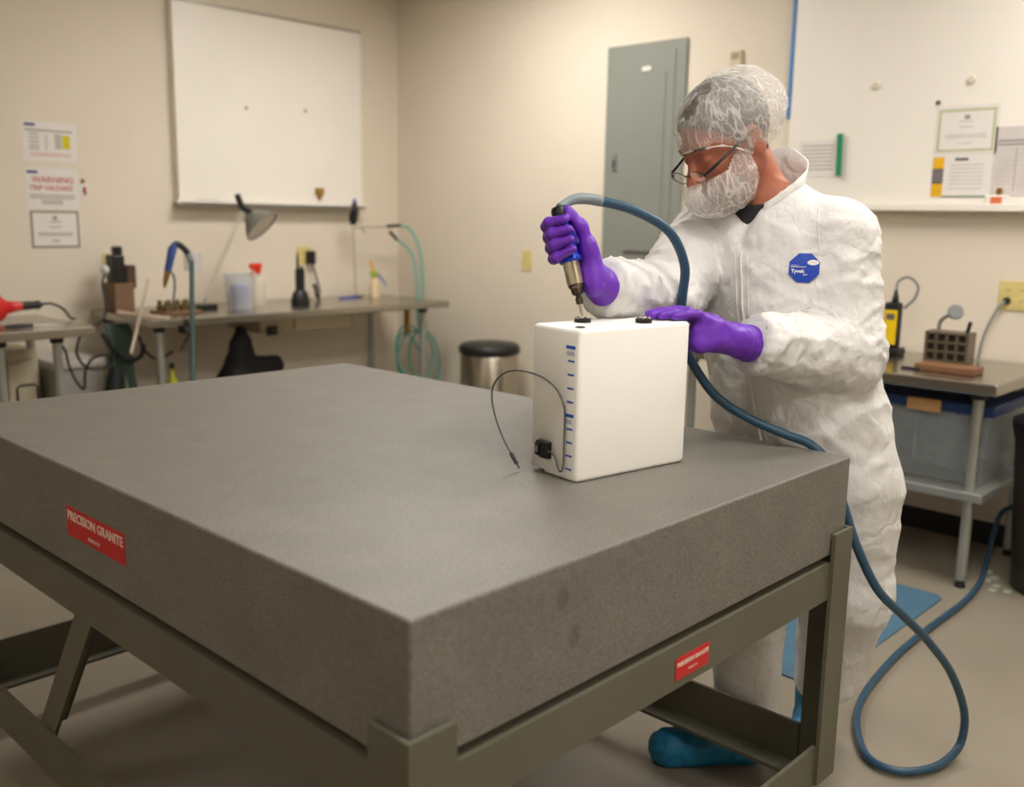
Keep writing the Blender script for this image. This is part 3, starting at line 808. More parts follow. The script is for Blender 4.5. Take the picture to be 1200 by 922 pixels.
def net_mat(name, base, streak, freq, wid):
    m = bpy.data.materials.new(name); m.use_nodes = True; t = NT(m)
    tr = t.new('ShaderNodeBsdfTransparent'); df = t.new('ShaderNodeBsdfDiffuse'); tl = t.new('ShaderNodeBsdfTranslucent')
    df.inputs[0].default_value = (.88, .85, .82, 1); tl.inputs[0].default_value = (.88, .85, .82, 1)
    m1 = t.new('ShaderNodeMixShader'); m1.inputs[0].default_value = .3; t.link(df.outputs[0], m1.inputs[1]); t.link(tl.outputs[0], m1.inputs[2])
    mx = t.new('ShaderNodeMixShader'); t.link(tr.outputs[0], mx.inputs[1]); t.link(m1.outputs[0], mx.inputs[2]); t.link(mx.outputs[0], t.out.inputs[0])
    at = t.new('ShaderNodeAttribute'); at.attribute_name = 'pleat'
    tc = t.new('ShaderNodeTexCoord'); wn = t.new('ShaderNodeTexNoise'); wn.inputs['Scale'].default_value = 14; wn.inputs['Detail'].default_value = 4; t.link(tc.outputs['Object'], wn.inputs['Vector'])
    ma = t.new('ShaderNodeVectorMath', operation='MULTIPLY_ADD'); ma.inputs[1].default_value = (.14, .14, .14); t.link(wn.outputs['Color'], ma.inputs[0]); t.link(at.outputs['Vector'], ma.inputs[2])
    last = None
    for fq, zs, amp in ((freq, 1.2, 1.0), (freq * 2.3, 1.6, .6)):
        mp = t.new('ShaderNodeMapping'); mp.inputs['Scale'].default_value = (1, 1, zs); t.link(ma.outputs[0], mp.inputs[0])
        n = t.new('ShaderNodeTexNoise'); n.inputs['Scale'].default_value = fq; n.inputs['Detail'].default_value = 2; t.link(mp.outputs[0], n.inputs['Vector'])
        s1 = t.new('ShaderNodeMath', operation='SUBTRACT'); s1.inputs[1].default_value = .5; t.link(n.outputs[0], s1.inputs[0])
        ab = t.new('ShaderNodeMath', operation='ABSOLUTE'); t.link(s1.outputs[0], ab.inputs[0])
        mr = t.new('ShaderNodeMapRange'); mr.interpolation_type = 'SMOOTHSTEP'; mr.inputs[1].default_value = 0; mr.inputs[2].default_value = wid; mr.inputs[3].default_value = base + (streak - base) * amp; mr.inputs[4].default_value = base
        t.link(ab.outputs[0], mr.inputs[0])
        if last is None: last = mr.outputs[0]
        else:
            mm = t.new('ShaderNodeMath', operation='MAXIMUM'); t.link(last, mm.inputs[0]); t.link(mr.outputs[0], mm.inputs[1]); last = mm.outputs[0]
    t.link(last, mx.inputs[0])
    return m
M_net = net_mat('hairnet_fabric', .26, .70, 4.0, .045); M_bnet = net_mat('beard_net_fabric', .36, .88, 4.0, .06)
M_elastic = mat('white_elastic', (232, 222, 212), .7)
def cap_geo(c, r, keep, nu=96, nv=64, dis=None):
    """ellipsoid shell in the head frame, keeping the part where keep(point) is true"""
    g = G(); idx = {}
    for i in range(nv + 1):
        th = PI * i / nv
        for k in range(nu):
            a = 2 * PI * k / nu
            n = Vector((math.sin(th) * math.cos(a), math.sin(th) * math.sin(a), math.cos(th)))
            p = Vector((c[0] + r[0] * n.x, c[1] + r[1] * n.y, c[2] + r[2] * n.z))
            if dis: p = dis(p, n)
            g.v.append(tuple(p))
    for i in range(nv):
        for k in range(nu):
            q = (i * nu + k, (i + 1) * nu + k, (i + 1) * nu + (k + 1) % nu, i * nu + (k + 1) % nu)
            if all(keep(Vector(g.v[j])) for j in q): g.f.append(q)
    used = sorted({j for q in g.f for j in q}); mp = {j: n for n, j in enumerate(used)}
    o = G(); o.v = [tuple(HM @ Vector(g.v[j])) for j in used]; o.f = [tuple(mp[j] for j in q) for q in g.f]
    o.pleat = []
    for j in used:
        a = 2 * PI * (j % nu) / nu; o.pleat += [math.cos(a), math.sin(a), (j // nu) / nv]
    return o
def set_pleat(o, g):
    at = o.data.attributes.new('pleat', 'FLOAT_VECTOR', 'POINT'); at.data.foreach_set('vector', g.pleat)
def net_dis(p, n):
    w = 1 - abs(mnoise.noise(Vector((p.x * 16, p.y * 16, p.z * 16)))) * 2
    w2 = 1 - abs(mnoise.noise(Vector((p.x * 38, p.y * 38, p.z * 30)) + Vector((3, 1, 2)))) * 2
    return p + n * (.005 * w + .0025 * w2)
def rimz(x):
    u = min(1, max(0, (.085 - x) / .10)); u = u * u * (3 - 2 * u); return .026 - .074 * u
gn = cap_geo((-.034, 0, .030), (.136, .104, .102), lambda p: p.z > rimz(p.x), dis=net_dis)
net = obj('hairnet', gn, M_net, person, smooth=True, label='translucent white bouffant hairnet'); set_pleat(net, gn)
# elastic rim of the hairnet
rim = []
for k in range(72):
    a = 2 * PI * k / 72; cx = -.034 + .130 * math.cos(a)
    z = rimz(cx)
    s_ = math.sqrt(max(.05, 1 - ((z - .030) / .102) ** 2))
    rim.append(hp_(-.034 + .136 * s_ * math.cos(a), .104 * s_ * math.sin(a), z + .002 * math.sin(9 * a)))
g = G(); g.tube(rim, [.0022 + .0012 * math.sin(k * 2.3) for k in range(72)], 6, closed=True); obj('elastic_rim', g, M_elastic, net, smooth=True)
def bn_dis(p, n):
    if n.z > 0: p = Vector((p.x - .022 * n.z, p.y, -.074 + (p.z + .074) * 1.45))
    w = 1 - abs(mnoise.noise(Vector((p.x * 30, p.y * 30, p.z * 9)) + Vector((9, 4, 2)))) * 2
    return p + n * (.005 * w + .0025 * mnoise.noise(p * 45))
def bn_keep(p): return p.z < -.034 + .62 * max(0, .075 - p.x) and p.x > .004 - .30 * (p.z + .07)
gn = cap_geo((.046, 0, -.074), (.104, .080, .074), bn_keep, dis=bn_dis)
bn = obj('beard_cover', gn, M_bnet, person, smooth=True, label='gathered white beard cover'); set_pleat(bn, gn)
# --- glasses low on the nose
M_gl = mat('dark_frame', (26, 22, 22), .3)
gl = G()
glass_parts = []
lens_c = []
for s in (-1, 1):
    c = Vector((.124, s * .035, -.024)); pts = []
    nx = Vector((.93, 0, -.35)).normalized(); uy = Vector((0, 1, 0)); uz = nx.cross(uy).normalized()
    for k in range(28):
        a = 2 * PI * k / 28; pts.append(HM @ (c + uy * .0270 * math.cos(a) + uz * .0190 * math.sin(a)))
    gl.tube(pts, .0013, 6, closed=True); lens_c.append((c, uy, uz, nx))
glasses = obj('glasses', gl, M_gl, person, smooth=True, label='dark thin-rimmed reading glasses')
g = G(); g.tube([hp_(.125, -.0085, -.020), hp_(.130, 0, -.016), hp_(.125, .0085, -.020)], .0014, 6); obj('bridge', g, M_gl, glasses)
for s in (-1, 1):
    g = G(); g.tube([hp_(.123, s * .061, -.020), hp_(.112, s * .074, -.014), hp_(.070, s * .080, -.006), hp_(.0, s * .086, .008), hp_(-.028, s * .086, .006), hp_(-.042, s * .084, -.018)], [.0036, .0042, .0034, .0026, .002, .0016], 8); obj('temple', g, M_gl, glasses, smooth=True)
    c, uy, uz, nx = lens_c[0 if s < 0 else 1]
    g = G(); rg = [HM @ (c + uy * .0265 * math.cos(2 * PI * k / 28) + uz * .0185 * math.sin(2 * PI * k / 28) + nx * o_) for o_ in (0, .0012) for k in range(28)]
    g.add(rg, [tuple(range(27, -1, -1)), tuple(range(28, 56))] + [(k, (k + 1) % 28, 28 + (k + 1) % 28, 28 + k) for k in range(28)])
    obj('lens', g, mat('clear_lens', (250, 246, 240), .03, alpha=.14, var=0), glasses)
# eyebrows
for s in (-1, 1):
    g = G(); g.tube(curve([hp_(.0965, s * .014, .022), hp_(.0965, s * .032, .029), hp_(.082, s * .052, .023)], 6), [.003 + .0015 * math.sin(PI * k / 12) for k in range(13)], 6); obj('eyebrow', g, M_hair, person, smooth=True)

# --- gloves
M_glv = mat('purple_nitrile', (104, 44, 176), .45, var=.10, vscale=18, bump=.35, bscale=75)
rr = Vector((.69, -.724, 0)).normalized(); rr = (rr - AX * rr.dot(AX)).normalized(); cc = rr.cross(AX).normalized()
if cc.dot(Vector((-.715, -.677, .1))) < 0: cc = -cc
def tp(r, c, s): return tuple(TIP + rr * r + cc * c + AX * s)
WR = Vector(A_R[2])
def hand_r(P):
    d = None
    rows = [(.197, .0), (.176, .0), (.155, .0), (.136, -.002)]
    for i, (s, e) in enumerate(rows):
        r0 = (.0110, .0112, .0108, .0098)[i]; dn = (0, -.003, -.006, -.012)[i]
        f_ = chain(P, [tp(.018, -.040, s - .004), tp(-.032, -.019, s + dn * .6), tp(-.0285, .017, s + dn), tp(.006 - .004 * (i == 0), .0305, s - .003)], [r0 * 1.12, r0 * 1.08, r0, r0 * .82], .006)
        m_ = chain(P, [tp(.018, -.040, s - .004), tuple(WR + Vector((0, 0, .006 * (1.5 - i))))], [.0125, .020])
        f_ = smin(f_, m_, .012)
        d = f_ if d is None else smin(d, f_, .0045)
    th = chain(P, [tp(.046, -.032, .085), tp(.041, -.004, .140), tp(.034, .006, .178), tp(.014, .015, .215)], [.020, .0150, .0122, .0098], .012)
    hy = chain(P, [tp(.036, -.012, .055), tp(.040, -.010, .12)], [.019, .016])
    d = smin(d, smin(th, hy, .02), .02)
    cu = chain(P, [tuple(WR - (WR - Vector(A_R[1])).normalized() * .035), tuple(WR), tp(.036, -.030, .075)], [.041, .036, .028], .01)
    d = smin(d, cu, .02)
    return np.maximum(d, -(rcone(P, tuple(TIP), tuple(TOP + AX * .03), .0176, .0176)))
gq = sdf_mesh(hand_r, (1.42, 1.16, 1.16), (1.68, 1.38, 1.46), .0027)
gq = displace(gq, lambda p, n: .0009 * mnoise.noise(p * 70))
obj('glove', gq, M_glv, person, smooth=True, label='purple glove gripping the screwdriver')
WL = Vector(A_L[2])
def hand_l(P):
    fs = [([(1.786, 1.146, 1.180), (1.735, 1.170, 1.1985), (1.698, 1.183, 1.1958), (1.672, 1.191, 1.1932)], .0098),
          ([(1.783, 1.125, 1.181), (1.725, 1.149, 1.2000), (1.688, 1.163, 1.1970), (1.658, 1.173, 1.1935)], .0103),
          ([(1.780, 1.105, 1.178), (1.724, 1.128, 1.1990), (1.690, 1.142, 1.1965), (1.662, 1.152, 1.1932)], .0100),
          ([(1.778, 1.088, 1.170), (1.730, 1.107, 1.1950), (1.702, 1.119, 1.1950), (1.676, 1.129, 1.1925)], .0092)]
    d = None
    for i, (p, r) in enumerate(fs):
        f_ = chain(P, p, [r * 1.15, r * 1.05, r, r * .85], .006)
        f_ = smin(f_, chain(P, [p[0], tuple(WL + Vector((.0, .010 - .007 * i, .008 - .004 * i)))], [.0145, .021]), .012)
        d = f_ if d is None else smin(d, f_, .005)
    th = chain(P, [(1.835, 1.115, 1.125), (1.785, 1.150, 1.125), (1.755, 1.166, 1.122), (1.734, 1.176, 1.116)], [.022, .015, .012, .0098], .012)
    d = smin(d, th, .018)
    d = smin(d, chain(P, [tuple(WL + Vector((-.02, 0, -.006))), (1.772, 1.092, 1.140), (1.742, 1.104, 1.128)], [.026, .022, .016], .01), .02)
    d = smin(d, chain(P, [(1.785, 1.104, 1.158), (1.745, 1.112, 1.160), (1.738, 1.110, 1.140)], [.024, .020, .018], .01), .02)
    dirw = (WL - Vector(A_L[1])).normalized()
    cu = chain(P, [tuple(WL - dirw * .035), tuple(WL), tuple(WL + Vector((-.045, .012, .012)))], [.040, .036, .030], .01)
    return smin(d, cu, .02)
gq = sdf_mesh(hand_l, (1.62, .99, 1.04), (1.97, 1.23, 1.24), .0027)
gq = displace(gq, lambda p, n: .0010 * mnoise.noise(p * 60) + (.0016 * math.sin(p.x * 330) if p.x > 1.84 else 0))
obj('glove', gq, M_glv, person, smooth=True, label='purple glove resting on the end of the tank')

# --- blue shoe covers
M_shoe = mat('blue_shoe_cover', (22, 112, 152), .55, var=.18, vscale=30, bump=.5, bscale=50)
def shoe(name, heel, toe, ank):
    h = Vector((*heel, 0)); t_ = Vector((*toe, 0)); d_ = (t_ - h).normalized(); L_ = (t_ - h).length
    def s_(P):
        d = chain(P, [tuple(h + d_ * .045 + Vector((0, 0, .042))), tuple(h + d_ * (L_ - .055) + Vector((0, 0, .036)))], [.046, .052])
        d = smin(d, rcone(P, tuple(h + d_ * .06 + Vector((0, 0, .05))), (*ank, .17), .048, .055), .03)
        d = smin(d, rcone(P, tuple(h + d_ * .10 + Vector((0, 0, .07))), tuple(h + d_ * (L_ * .6) + Vector((0, 0, .055))), .04, .045), .03)
        return smax(smax(d, .0015 - P[..., 2], .008), P[..., 2] - .205, .01)
    lo = [min(h[i], t_[i], (*ank, 0)[i]) - .09 for i in range(2)] + [-.01]; hi = [max(h[i], t_[i], (*ank, 0)[i]) + .09 for i in range(2)] + [.24]
    gq = sdf_mesh(s_, lo, hi, .005)
    gq = displace(gq, lambda p, n: (.0045 * (1 - abs(mnoise.noise(p * 30)) * 2) * min(1, p.z * 25)))
    gq.v = [(a, b, max(c, .001)) for a, b, c in gq.v]
    return obj(name, gq, M_shoe, person, smooth=True, label='crumpled blue shoe cover')
shoe('shoe_cover', (2.155, 1.115), (1.935, 1.322), (2.125, 1.150))
shoe('shoe_cover', (2.385, 1.072), (2.110, 1.012), (2.345, 1.064))
# ================================================================== THINGS ON THE BACK WALL
def wpt(x, z, d=0.0): return Vector((x, YW - d, z))         # point on the back wall, d out of it
def rpt(y, z, d=0.0): return Vector((XW - d, y, z))         # point on the right wall
def back_M(x, z, d=0.0): return frame(wpt(x, z, d), x=(1, 0, 0), y=(0, 0, 1))
def right_M(y, z, d=0.0): return frame(rpt(y, z, d), x=(0, -1, 0), y=(0, 0, 1))

# left whiteboard
wb = thing('whiteboard', 'deep-cased white enamel whiteboard with slim tray on the back wall', 'whiteboard', (3.45, YW, 1.44))
x0, x1, z0, z1, dp = 2.79, 4.09, 1.462, 2.555, .055
g = G(); g.box(x0, x1, YW - dp, YW, z0, z1, .004); obj('panel', g, M_white, wb)
g = G(); g.box(x0 - .006, x1 + .006, YW - dp - .006, YW, z1, z1 + .014, .002); obj('top_rail', g, M_alu, wb)
g = G(); g.box(x0 - .008, x0, YW - dp - .004, YW, z0, z1 + .01); obj('side_rail', g, M_white, wb)
g = G(); g.box(x1, x1 + .006, YW - dp - .004, YW, z0, z1 + .01); obj('side_rail', g, M_white, wb)
g = G(); g.box(x0 - .02, x1, YW - dp - .055, YW, z0 - .03, z0 - .012, .003); g.box(x0 - .02, x1, YW - dp - .055, YW - dp - .047, z0 - .03, z0 - .002, .002); g.box(x0 - .02, x1, YW - dp - .003, YW - .01, z0 - .03, z0, .001); obj('tray', g, M_white, wb)
for (x, z, c, nm, lb) in ((3.235, 2.01, (196, 150, 128), 'pink', 'small pink round magnet left of centre on the deep-cased whiteboard'), (3.655, 2.03, (170, 158, 140), 'grey', 'small grey round magnet right of centre on the deep-cased whiteboard')):
    g = G(); g.lathe([(0, 0), (.011, 0), (.011, .005), (.009, .007), (0, .007)], 16, frame((x, YW - dp, z), z=(0, -1, 0))); single('magnet', g, mat('magnet_' + nm, c, .5), lb, 'magnet', (x, YW - dp, z), smooth=True, angle=35, group='whiteboard magnets')
g = G(); g.box(3.715, 3.775, YW - dp - .022, YW - dp - .002, 1.515, 1.56, .004); g.lathe([(0, 0), (.014, 0), (.014, .02), (.01, .028), (0, .028)], 12, frame((3.745, YW - dp - .012, 1.516), z=(0, 0, -1)))
single('brass_clip', g, M_brass, 'small brass spring clip at the lower right of the deep-cased whiteboard', 'clip', (3.745, YW - dp, 1.53))
g = G(); g.tube([(2.89, YW - dp - .022, z0 - .006), (3.03, YW - dp - .022, z0 - .006)], .006, 10); g.tube([(3.03, YW - dp - .022, z0 - .006), (3.045, YW - dp - .022, z0 - .006)], .0045, 8)
single('marker_pen', g, M_inkd, 'dark marker pen lying in the tray of the deep-cased whiteboard', 'pen', (2.96, YW - dp - .022, z0 - .012), smooth=True, angle=40)

def sheet(name, label, cat, M, w, h, parts, th=.0016, m=None):
    t = thing(name, label, cat, tuple(M.translation))
    g = G(); g.box(-w / 2, w / 2, -h / 2, h / 2, .0004, th, M=M); obj('paper', g, m or M_paper, t)
    for nm, kind, mt, a in parts:
        if kind == 'bar':
            g = G(); g.box(a[0], a[1], a[2], a[3], th, th + .0006, M=M)
        elif kind == 'bars':
            x0_, x1_, ys, hh = a; g = G()
            for y_ in ys: g.box(x0_, x1_, y_ - hh / 2, y_ + hh / 2, th, th + .0005, M=M)
        elif kind == 'bar2':
            g = G(); g.box(a[0], a[1], a[2], a[3], th + .0006, th + .0011, M=M)
        elif kind == 'bars2':
            x0_, x1_, ys, hh = a; g = G()
            for y_ in ys: g.box(x0_, x1_, y_ - hh / 2, y_ + hh / 2, th + .0011, th + .0015, M=M)
        elif kind == 'ring':
            a0, a1, b0, b1, wd = a; g = G()
            g.box(a0, a1, b0, b0 + wd, th, th + .0007, M=M); g.box(a0, a1, b1 - wd, b1, th, th + .0007, M=M)
            g.box(a0, a0 + wd, b0 + wd, b1 - wd, th, th + .0007, M=M); g.box(a1 - wd, a1, b0 + wd, b1 - wd, th, th + .0007, M=M)
        else:
            g = text_geo(a[0], a[1], M @ Matrix.Translation((a[2], a[3], th + .0004)), .0002, bold=a[4] if len(a) > 4 else 0)
        obj(nm, g, mt, t)
    return t
M_yel = mat('yellow_ink', (206, 190, 20), .7)
M_pink = mat('pink_ink', (206, 160, 150), .7)
sheet('notice_sheet', 'white notice with a table and yellow block, top of three on back wall', 'sign', back_M(2.10, 1.742), .275, .200, [
    ('logo', 'bar', M_blueink, (-.125, -.07, .074, .088)), ('rule', 'bar', M_ink, (-.125, .118, .050, .058)),
    ('text_block', 'bars', M_ink, (-.105, -.055, (.036, .016, -.004, -.024, -.04), .006)), ('text_column', 'bar', M_ink, (-.02, -.016, -.045, .035)),
    ('text_block', 'bars', M_ink, (.025, .06, (.034, .018, .002, -.014, -.03), .009)), ('yellow_block', 'bar', M_yel, (.064, .104, -.034, .036)),
    ('footer_line', 'bars', M_pink, (-.105, .105, (-.062, -.072), .005))])
sheet('warning_sheet', 'white sheet with red WARNING lettering, middle of three on back wall', 'sign', back_M(2.098, 1.503), .270, .205, [
    ('logo', 'bar', M_blueink, (-.125, -.07, .074, .088)), ('lettering', 'text', M_red, ('WARNING', .044, .005, .042, .0005)), ('lettering', 'text', M_red, ('TRIP HAZARD', .036, -.005, .000, .0004)),
    ('text_block', 'bars', M_ink, (-.12, .115, (-.036, -.05), .006)), ('text_block', 'bars', M_ink, (-.06, .05, (-.066, -.078), .006))])
sheet('certificate_sheet', 'certificate with grey border, lowest of three sheets on back wall', 'certificate', back_M(2.10, 1.290), .262, .205, [
    ('border', 'ring', mat('border_grey', (128, 124, 104), .7), (-.125, .125, -.097, .097, .011)),
    ('seal', 'bar', M_ink, (-.010, .012, .050, .070)), ('text_block', 'bars', M_ink, (-.03, .03, (.040, .012), .005)), ('text_block', 'bars', M_ink, (-.09, .09, (-.020, -.030), .005)), ('text_block', 'bars', M_ink, (-.02, .02, (-.055, -.065), .004))])
t = thing('wall_tag', 'small red and white tag on a hook beside the warning sheet', 'tag', (2.262, YW, 1.50))
g = G(); g.box(2.232, 2.285, YW - .004, YW - .0005, 1.468, 1.535); obj('card', g, M_paper, t)
g = G(); g.tube([(2.268, YW - .006, 1.515), (2.262, YW - .006, 1.497), (2.272, YW - .006, 1.478)], .007, 8); obj('red_mark', g, M_red, t)
g = G(); g.ball((2.258, YW - .008, 1.548), .011, 10); obj('hook', g, M_brass, t, smooth=True)

def outlet(M, label, w=.075, h=.12, n=1):
    t = thing('wall_outlet', label, 'outlet', tuple(M.translation))
    g = G(); g.box(-w / 2, w / 2, -h / 2, h / 2, .0003, .006, .002, M=M); pl = obj('cover_plate', g, M_ivory, t)
    for c in range(n):
        cx_ = (c - (n - 1) / 2) * .055
        for s in (-1, 1):
            g = G(); g.lathe([(0, 0), (.016, 0), (.016, .002), (0, .002)], 16, M @ Matrix.Translation((cx_, s * .022, .006))); rc = obj('receptacle', g, M_ivory, t)
            g = G()
            for dx in (-.006, .006): g.box(cx_ + dx - .0012, cx_ + dx + .0012, s * .022 - .004, s * .022 + .005, .008, .0085, M=M)
            obj('slots', g, M_black, rc)
    return t
outlet(back_M(2.40, 1.10), 'ivory wall outlet above the black adapters, left of the long bench', .12, .12, 2)
outlet(back_M(3.655, 1.128), 'ivory wall outlet with a black plug above the two-way radio', .10, .12, 1)
outlet(right_M(4.105, 1.132), 'lone ivory wall outlet left of the grey electrical panel', .08, .125, 1)
outlet(right_M(1.285, 1.10), 'ivory double wall outlet with black plug above the right bench', .13, .125, 2)

# ================================================================== THINGS ON THE RIGHT WALL
M_panel = mat('grey_panel_paint', (134, 137, 128), .45, var=.02)
ep = thing('electrical_panel', 'tall grey metal electrical panel cover on the right wall', 'electrical panel', (XW, 3.245, 1.6))
g = G(); g.box(XW - .016, XW - .0015, 2.985, 3.51, .95, 2.33, .004); obj('trim_cover', g, M_panel, ep)
g = G(); g.box(XW - .021, XW - .014, 3.05, 3.46, 1.0, 2.28, .002); obj('cover_plate', g, M_panel, ep)
g = G(); g.box(XW - .026, XW - .019, 3.105, 3.345, 1.22, 2.17, .002); dr = obj('door', g, M_panel, ep)
g = G(); g.box(XW - .0255, XW - .020, 3.10, 3.35, 1.205, 1.216); obj('door_lip', g, M_inkd, dr)
g = G(); g.box(XW - .032, XW - .019, 3.415, 3.445, 1.66, 1.755, .004); lt = obj('latch', g, M_grey, ep)
g = G(); g.box(XW - .036, XW - .031, 3.423, 3.437, 1.675, 1.72, .002); obj('latch_key', g, M_black, lt)
g = G(); g.box(XW - .0285, XW - .0255, 3.20, 3.26, 2.18, 2.205); obj('label_strip', g, M_paper, ep)
t = thing('thermostat', 'small cream wall sensor between electrical panel and blue-edged whiteboard', 'thermostat', (XW, 2.69, 2.18))
M_therm = mat('cream_plastic', (206, 192, 162), .5)
g = G(); g.box(XW - .022, XW - .0015, 2.66, 2.725, 2.125, 2.235, .006, seg=2); obj('housing', g, M_therm, t)
g = G(); g.box(XW - .024, XW - .0215, 2.672, 2.713, 2.19, 2.222); obj('display', g, mat('display_grey', (150, 142, 120), .3), t)

bw = thing('whiteboard', 'large white whiteboard with blue edge strip and long tray, right wall', 'whiteboard', (XW, 1.4, 1.46))
y0, y1, z0, z1, dp = -.05, 2.375, 1.475, 2.70, .02
g = G(); g.box(XW - dp, XW - .0015, y0, y1, z0, z1, .003); obj('panel', g, M_white, bw)
g = G(); g.box(XW - dp - .006, XW - .0015, y1 - .002, y1 + .016, 1.885, z1, .002); obj('edge_strip', g, mat('blue_strip', (74, 130, 190), .5), bw, label='blue edge strip')
g = G(); g.box(XW - dp - .05, XW - .002, y0, y1, z0 - .025, z0 - .008, .003); g.box(XW - dp - .052, XW - dp - .044, y0, y1, z0 - .025, z0 + .006, .002); obj('tray', g, M_white, bw)
dpp = dp + .0005
for (y, z, lb) in ((1.955, 2.005, 'white round magnet left of the pinned sheets on the blue-edged whiteboard'), (1.54, 1.997, 'white round magnet above the pinned certificate on the blue-edged whiteboard')):
    g = G(); g.lathe([(0, 0), (.017, 0), (.017, .008), (.013, .012), (0, .012)], 18, frame(rpt(y, z, dp), z=(-1, 0, 0))); single('magnet', g, mat('magnet_white', (214, 204, 186), .4), lb, 'magnet', tuple(rpt(y, z, dp)), smooth=True, angle=35, group='magnets on the right whiteboard')
g = G(); g.lathe([(0, 0), (.010, 0), (.010, .006), (0, .007)], 14, frame(rpt(1.672, 1.912, dp), z=(-1, 0, 0))); single('magnet', g, M_inkd, 'tiny dark magnet at the corner of the green-bordered certificate', 'magnet', tuple(rpt(1.672, 1.912, dp)), group='magnets on the right whiteboard')
g = G(); g.tube([rpt(2.098, 1.61, dp + .0136), rpt(2.104, 1.80, dp + .0136)], .013, 12); single('green_marker', g, mat('green_plastic', (28, 132, 92), .4), 'green marker clinging upright to the blue-edged whiteboard', 'marker', tuple(rpt(2.10, 1.61, dp)), smooth=True, angle=40)
sheet('paper_sheet', 'white lined sheet on the blue-edged whiteboard behind the shoulder', 'paper', right_M(2.215, 1.69, dpp), .20, .17, [('text_block', 'bars', M_ink, (-.08, .08, tuple(.06 - .018 * k for k in range(7)), .005))])
sheet('certificate_sheet', 'certificate with pale green border on the blue-edged whiteboard', 'certificate', right_M(1.545, 1.792, dpp), .262, .205, [
    ('border', 'ring', mat('border_green', (186, 190, 150), .7), (-.118, .118, -.09, .088, .011)), ('seal', 'bar', M_ink, (-.010, .012, .045, .062)),
    ('text_block', 'bars', mat('pale_ink', (196, 188, 184), .8), (-.03, .03, (.036, .012), .005)), ('text_block', 'bars', MATS['pale_ink'], (-.085, .085, (-.02, -.03), .005)), ('text_block', 'bars', MATS['pale_ink'], (-.03, .03, (-.055,), .005))])
sheet('notice_sheet', 'white notice with yellow and black side band below the certificate', 'sign', right_M(1.548, 1.596, dpp), .25, .175, [
    ('yellow_band', 'bar', mat('amber_ink', (226, 174, 16), .6), (-.122, -.075, -.084, .084)), ('black_band', 'bar2', M_inkd, (-.122, -.075, -.028, .036)), ('band_lines', 'bars2', M_ink, (-.119, -.078, (.022, .010, -.002, -.014), .004)),
    ('heading', 'bar', M_inkd, (-.03, .025, .068, .080)), ('text_block', 'bars', MATS['pale_ink'], (-.05, .09, (.05, .034, .018, .002, -.014, -.03, -.05), .005)), ('bottom_edge', 'bar', mat('teal_ink', (90, 116, 104), .7), (-.075, .122, -.0865, -.080))])
sheet('paper_sheet', 'pale grey table sheet at the right edge of the pinned papers', 'paper', right_M(1.315, 1.655, dpp), .215, .285, [
    ('rule', 'bars', M_ink, (-.095, .095, (.085, .070), .009)), ('text_block', 'bars', MATS['pale_ink'], (-.09, .09, tuple(.05 - .016 * k for k in range(10)), .006)), ('text_column', 'bar', M_ink, (-.02, -.017, -.12, .06)), ('text_column', 'bar', M_ink, (.05, .053, -.12, .06))], m=mat('grey_paper', (206, 198, 194), .8))
t = thing('bulldog_clip', 'small white clip card with orange mark on the right whiteboard tray', 'clip', tuple(rpt(1.385, z0, .06)))
g = G(); g.box(XW - dp - .0425, XW - dp - .012, 1.335, 1.43, z0 - .0068, z0 + .042, .004); obj('card', g, M_white, t)
g = G(); g.box(XW - dp - .0438, XW - dp - .0422, 1.36, 1.405, z0 + .002, z0 + .034); obj('orange_mark', g, mat('orange_ink', (222, 120, 70), .6), t)
g = G(); g.box(XW - dp - .022, XW - dp - .002, 1.372, 1.392, z0 + .042, z0 + .072, .003); obj('grip', g, M_brass, t)
t = thing('paper_tag', 'pale pink tag hanging below the electrical panel door', 'tag', tuple(rpt(3.19, 1.06, .03)))
g = G(); g.box(XW - .034, XW - .030, 3.165, 3.225, 1.02, 1.12); obj('card', g, mat('pale_pink', (226, 200, 184), .7), t)
g = G(); g.box(XW - .036, XW - .0335, 3.17, 3.195, 1.04, 1.11); obj('pink_mark', g, mat('salmon', (206, 120, 96), .7), t)

# ================================================================== BENCHES
def bench(name, label, x0, x1, y0, y1, zt, legs, th=.045, shelf=None):
    t = thing(name, label, 'workbench', ((x0 + x1) / 2, (y0 + y1) / 2, 0))
    g = G(); g.box(x0, x1, y0, y1, zt - th, zt, .006, seg=2); obj('top', g, M_steel, t, label='stainless steel top')
    for (x, y) in legs:
        g = G(); g.lathe([(0, .03), (.0205, .03), (.0205, zt - th), (0, zt - th)], 16, T(x, y, 0)); lg = obj('leg', g, M_leg, t, smooth=True, angle=40)
        g = G(); g.lathe([(0, 0), (.019, 0), (.021, .008), (.016, .02), (.014, .045), (0, .045)], 14, T(x, y, 0)); obj('foot', g, M_dark, lg, smooth=True, angle=40)
        g = G(); g.lathe([(0, 0), (.03, 0), (.03, .022), (.02, .03), (0, .03)], 14, T(x, y, zt - th - .03)); obj('collar', g, M_dark, lg)
    if shelf:
        sz = shelf
        g = G(); g.box(x0 + .05, x1 - .04, y0 + .03, y1 - .05, sz - .035, sz, .004); obj('shelf', g, M_leg, t)
    return t
RBZ = .82
bench('steel_bench', 'stainless steel workbench with lower shelf along the right wall', 3.72, 4.43, 1.10, 2.55, RBZ, [(3.82, 1.19), (4.36, 1.18), (3.82, 2.46), (4.36, 2.46)], shelf=.39)
LBZ = .86
bench('steel_bench', 'long stainless steel workbench crowded with tools under the deep-cased whiteboard', 2.24, 4.24, 4.58, 5.30, LBZ, [(2.31, 4.66), (4.08, 4.66), (4.12, 5.24), (2.31, 5.24)], th=.04)
